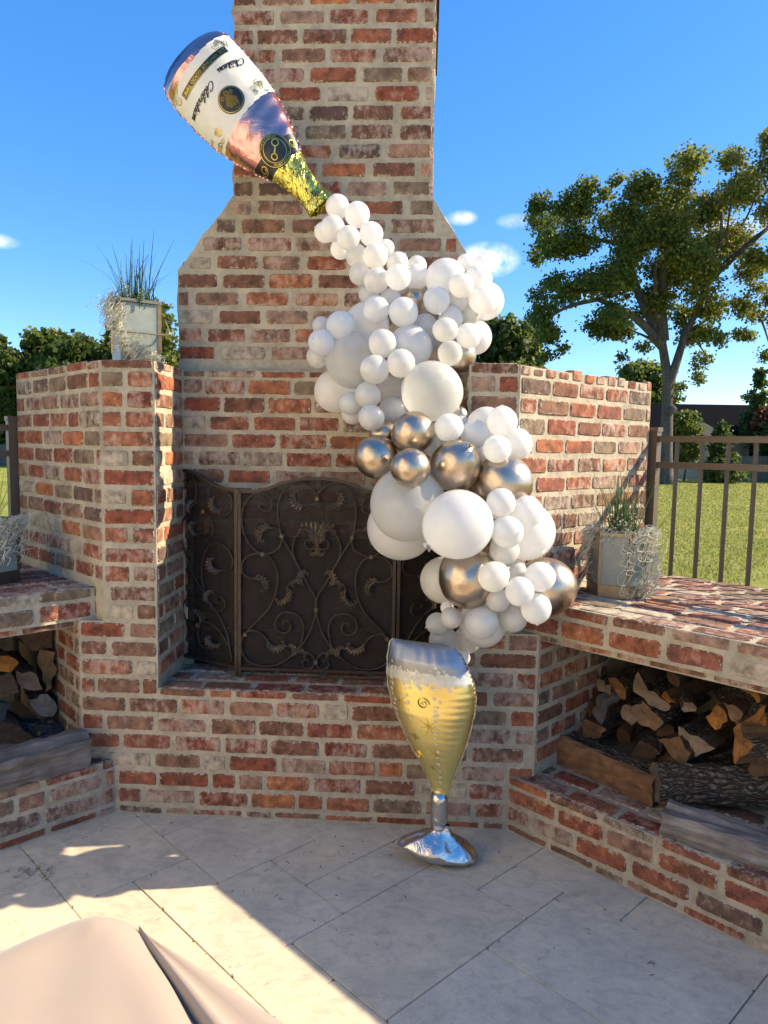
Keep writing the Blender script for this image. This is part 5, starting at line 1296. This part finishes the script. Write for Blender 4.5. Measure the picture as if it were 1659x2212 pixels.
# the big tree on the lawn: drawn in metres about its trunk foot
BT = thing('oak_tree', 'big spreading tree with olive green crown standing alone on the lawn', 'tree', (12.6, 34.3, -.15))
def bt(x, y, dy=0.): return ((x - 1030) * .0091, dy, (2060 - y) * .00885)
blobs = [(290, 560, 70), (400, 500, 90), (500, 560, 85), (330, 700, 75), (420, 770, 85), (300, 790, 55), (560, 720, 75), (700, 560, 105), (840, 480, 105), (960, 420, 85), (1080, 400, 85), (1180, 340, 75), (1350, 170, 45), (1340, 250, 60), (1480, 260, 60), (1540, 350, 80), (1400, 380, 110), (1250, 480, 125), (1100, 560, 125), (950, 640, 130), (780, 720, 125), (1580, 450, 85), (1500, 560, 125), (1600, 650, 85), (1380, 680, 135), (1200, 740, 125), (1020, 820, 125), (820, 880, 115), (650, 900, 100), (480, 980, 85), (340, 1000, 75), (300, 1120, 75), (400, 1160, 80), (330, 1230, 65), (400, 1310, 45), (700, 1100, 90), (660, 1180, 60), (820, 1150, 80), (860, 1290, 45), (960, 1050, 90), (1120, 980, 105), (1250, 1050, 100), (1350, 1080, 80), (1210, 1200, 75), (1240, 1340, 65), (1230, 1450, 48), (1600, 860, 70), (1560, 1000, 70), (1520, 1150, 50), (1600, 1200, 60), (1540, 1330, 50), (1620, 1050, 70), (1660, 740, 60), (230, 590, 40), (640, 470, 50), (1400, 880, 90)]
rb2 = random.Random(77); bl = []
for (x, y, r) in blobs:
    p = bt(x, y, rb2.gauss(0, 1.6)); bl.append((p[0], p[1], p[2], r * .0083))
    for q_ in range(2 if r > 80 else 1): p = bt(x + rb2.gauss(0, r * .45), y + rb2.gauss(0, r * .45), rb2.choice((-2.2, 2.2))); bl.append((p[0], p[1], p[2], r * .0072))
V, F, T = foliage(bl, 118, .155, 3, lambda C: (C[:, 2] - 9) * .03 + C[:, 0] * .03 + .05)  # leaf tint paler upward and to the right: sunlight painted into the colour
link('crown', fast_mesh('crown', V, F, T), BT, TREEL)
g = G()
g.tube(smooth_pts([(.35, 0, -.1), (.2, 0, .5), (.12, 0, 2.0), (.10, 0, 3.4), (.05, 0, 5.0), (-.15, 0, 6.2), (-.45, 0, 7.6)], 5), [.40 - .007 * i if i > 4 else .56 - .036 * i for i in range(31)], 12)
g.tube(smooth_pts([(.08, 0, 5.0), (.35, -.1, 6.0), (.75, 0, 7.4), (1.3, .2, 8.6), (2.0, .3, 10.2), (2.5, .2, 11.4)], 5), [.25 - .008 * i for i in range(26)], 10)
g.obj('trunk', TRUNK, BT, True)
k = 0
for (a, b, r0, r1) in ((( -.3, 0, 7.3), bt(780, 700, .5), .32, .12), ((-.3, 0, 7.2), bt(1050, 560, -.8), .30, .08), ((-.3, 0, 7.0), bt(640, 1010, .3), .26, .12), (bt(640, 1010, .3), bt(330, 1150, .6), .13, .05), (bt(780, 700, .5), bt(430, 560, .8), .13, .04),
                       (bt(780, 700, .5), bt(860, 450, 0), .12, .04), ((1.3, .2, 8.6), bt(1430, 1000, .5), .22, .1), (bt(1430, 1000, .5), bt(1600, 1250, .6), .10, .03), ((2.2, .3, 10.6), bt(1600, 560, 0), .2, .05), ((2.5, .2, 11.4), bt(1350, 180, 0), .07, .02), ((2.5, .2, 11.4), bt(1500, 280, .3), .07, .02),
                       ((.9, 0, 7.6), bt(1240, 1300, .4), .1, .03), ((-.2, 0, 6.6), bt(820, 1180, .3), .12, .03), ((-.3, 0, 7.2), bt(900, 850, -1.), .2, .06), ((1.3, .2, 8.6), bt(1250, 560, -.6), .2, .05)):
    g = G(); limb(g, a, b, r0, r1, 60 + k, .07); g.obj('limb', TRUNK, BT, True); k += 1
g = G(); g.tube([(.05, -.15, 3.6), (.38, -.32, 3.9)], [.24, .19], 9); g.obj('sawn_stub', TRUNK, BT, True)

def far_tree(loc, h, w, label, seed, m=TREEG, dens=20, leaf=.34, trunk_h=.25, group=None, cone=False, name='tree'):
    t = thing(name, label, 'tree', loc, group); r = random.Random(seed); bl = []
    for i in range(64):
        u = r.uniform(0, 1); z = h * (trunk_h + (1 - trunk_h) * u); wz = w / 2 * (1 - u * .9 if cone else sqrt(max(.05, 1 - (2 * u - .9) ** 2 * .85)))
        a = r.uniform(0, 6.28); d = wz * sqrt(r.random()) * .85; rad = max(.4, w * r.uniform(.10, .17)) * (1 - .5 * u if cone else 1)
        bl.append((cos(a) * d, sin(a) * d, min(z, h - rad * .8), rad))
    V, F, T = foliage(bl, dens, leaf, seed + 1)
    link('crown', fast_mesh('crown', V, F, T), t, m)
    g = G(); g.tube(smooth_pts([(0, 0, -.1), (.1, 0, h * .3), (-.05, .1, h * .75)], 5), [w * .035 * (1 - .08 * i) for i in range(11)], 7); g.obj('trunk', TRUNK, t, True)
    return t
GL = 'trees along the far side of the lawn behind the shaded wall'
for i, (x, y, h, w) in enumerate(((-33, 47, 9.5, 7), (-29.0, 44, 8.8, 6.5), (-25.6, 46, 9.2, 6), (-23, 44, 8.4, 5.5), (-21.0, 47, 9.6, 5), (-18.6, 45, 9.0, 5))):
    far_tree((x, y, -.15), h, w, ('dark green' if i % 2 else 'olive green') + ' tree in the row behind the shaded wing wall', 300 + i * 3, TREEG if i % 2 else TREEL, 24, .36, .06, GL)
far_tree((-16.6, 42, -.15), 10.6, 4.4, 'tall olive tree rising between the lantern planter and the chimney', 331, TREEL, 26, .30, .1)
far_tree((5.0, 46, -.15), 10.2, 7.5, 'dark green tree behind the balloons and the sunlit wall top', 341, TREEG, 26, .36, .08)
far_tree((8.2, 52, -.15), 7.6, 4.5, 'lower green tree just past the balloons on the wall top', 344, TREEG, 22, .36, .08)
far_tree((21.6, 44, -.15), 6.9, 3.6, 'slender feathery tree rising beside the dark roof', 347, TREEG, 18, .30, .1, None, True)
far_tree((19.2, 60, -.15), 9.2, 6, 'pale distant tree showing above the roof ridge', 349, TREEL, 16, .4, .3)
far_tree((22.2, 41, -.15), 4.2, 4.0, 'round green bush beside the fence with orange leaves behind', 351, TREEG, 26, .28, .05, name='bush')
far_tree((21.9, 43.4, -.15), 4.6, 1.8, 'small orange leaved tree above the round bush', 353, TREEO, 22, .25, .5)
far_tree((16.8, 37.5, -.15), 3.3, 2.9, 'leafy conical shrub growing before the tan house wall', 355, TREEG, 34, .24, .0, None, True, 'shrub')
far_tree((15.2, 38.5, -.15), 3.9, 2.0, 'yellow green shrub beside the big tree trunk', 357, TREEL, 26, .24, .35, name='shrub')
far_tree((24.8, 40, -.15), 4.4, 4.0, 'dark bush at the end of the plank fence', 359, TREEG, 26, .30, .02, name='bush')
# neighbour's house
H = thing('house', 'single storey tan house with a dark hipped roof beyond the lawn', 'house', (17.5, 46, -.15))
g = G(); g.box((1.0, 1.5, 1.35), (13, 7, 2.7)); hw_ = g.obj('wall', STUCCO, H)
g = G(); g.add([(-6.2, -2.6, 2.6), (8.2, -2.6, 2.6), (8.2, 5.6, 2.6), (-6.2, 5.6, 2.6), (-2.6, 1.5, 4.9), (5.6, 1.5, 4.9)], [(0, 1, 5, 4), (1, 2, 5), (2, 3, 4, 5), (3, 0, 4), (0, 3, 2, 1)]); rf = g.obj('roof', ROOF, H)
g = G(); g.add([(-2.4, -4.4, 2.5), (1.6, -4.4, 2.5), (1.9, .5, 2.5), (-2.7, .5, 2.5), (-.4, -2.2, 4.1), (-.4, 1.0, 4.2)], [(0, 1, 4), (1, 2, 5, 4), (3, 0, 4, 5), (0, 3, 2, 1)]); g.obj('gable_roof', ROOFL, H)
g = G(); g.box((-.4, -2.2, 1.25), (3.4, 4.0, 2.5)); g.obj('porch_wall', STUCCO, H)
g = G(); g.box((-.3, -4.36, 2.45), (4.1, .12, .2)); g.obj('fascia', TRIMW, H)
g = G(); g.box((-3.9, -2.1, 2.5), (4.4, .12, .18)); g.obj('fascia', TRIMW, H)
g = G(); g.tube([(-1.8, 1.5, 4.7), (-1.8, 1.5, 5.35)], .1, 8); g.obj('vent_pipe', TRIMW, H)
for x in (-4.4, -3.1, 4.0, 6.0):
    g = G(); g.box((x, -2.06, 1.4), (.95, .1, 1.5)); wn_ = g.obj('window', TRIMW, H)
    g = G(); g.box((x, -2.12, 1.4), (.8, .04, 1.34)); g.obj('pane', PANE, wn_)
# plank fences far off
def plank_fence(a, b, h, label, w=.14):
    t = thing('plank_fence', label, 'fence'); a, b = Vector(a), Vector(b); L = (b - a).length; d = (b - a).normalized(); n = int(L / w); r = random.Random(2)
    for i in range(n):
        p = a + d * (i + .5) * w; g = G(); g.box((0, 0, h / 2 + r.gauss(0, .01)), (w * .94, .02, h + r.gauss(0, .02)), Matrix((d, Vector((-d.y, d.x, 0)), Vector((0, 0, 1)))).transposed()); g.obj('plank', PLANK, t, False, p)
    for z in (.4, h - .3):
        g = G(); g.bar(a + Vector((0, .03, z)), b + Vector((0, .03, z)), .04, .09); g.obj('rail', PLANK, t)
plank_fence((18.6, 40.2, -.15), (26.5, 40.6, -.15), 1.5, 'brown plank fence at the far edge of the lawn by the house')
plank_fence((-38, 43, -.15), (-24, 42.6, -.15), 1.35, 'grey plank fence under the far trees past the shaded wall', .2)
# litter on the paving
g = G(); rd = random.Random(15)
for i in range(90):
    x, y = rd.uniform(-1.0, 1.2), -abs(rd.gauss(0, .45)) - .03; 
    if x > .78 - y * .9 - .1 or x < -.93 + y + .12: continue
    a = rd.uniform(0, 6.28); L = rd.uniform(.006, .022); c = rd.uniform(-1, 1)
    P = [(x + cos(a + c * t) * L * t, y + sin(a + c * t) * L * t, .0028 + .002 * sin(t * 3)) for t in (0, .35, .7, 1)]
    g.tube(P, rd.uniform(.0006, .0013), 3)
tag(g.obj('twig_litter', simple('dry_twig', (.07, .05, .03), .9)), 'tiny dry twigs and leaf bits scattered on the paving', 'litter', None, 'stuff')
g = G(); curls(g, 16, lambda r: (-1.03 + r.gauss(0, .03), -.455 + r.gauss(0, .016), .004 + r.uniform(0, .006)), lambda r: 0., lambda p: Vector((0, 0, (.012 - p.z) * 6)), 77, .0009)
for i, v in enumerate(g.v): g.v[i] = (v[0], v[1], max(.0025, min(v[2], .014)))
tag(g.obj('fallen_moss', simple('dark_moss', (.10, .09, .06), .95)), 'small wisp of dark moss fallen on the paving', 'moss', None, 'stuff')
# ------------------------------------------------------------------ unseen house added left of and behind the viewer to bounce warm sunlight
HH = thing('added_bounce_house', 'cream two storey house added out of view to bounce warm light onto the patio', 'house', (-3.7, -.6, 0))
CREAM = simple('cream_paint', (.80, .74, .63), .85, 0, .04, 2, .05)
g = G(); g.box((-2.0, -7.9, 3.2), (4.0, 13.4, 6.4)); g.obj('wall', CREAM, HH)
g = G(); g.add([(.35, -15.0, 6.35), (.35, -.8, 6.35), (-4.35, -.8, 6.35), (-4.35, -15.0, 6.35), (-2., -13., 8.2), (-2., -2.8, 8.2)], [(0, 1, 5, 4), (1, 2, 5), (2, 3, 4, 5), (3, 0, 4), (0, 3, 2, 1)]); g.obj('roof', ROOFL, HH)
for y in (-3.2, -6.2, -9.2, -12.2):
    for z in (1.5, 4.5):
        g = G(); g.box((.02, y, z), (.06, 1.1, 1.5)); w_ = g.obj('window', TRIMW, HH)
        g = G(); g.box((.045, y, z), (.04, .92, 1.32)); g.obj('pane', PANE, w_)
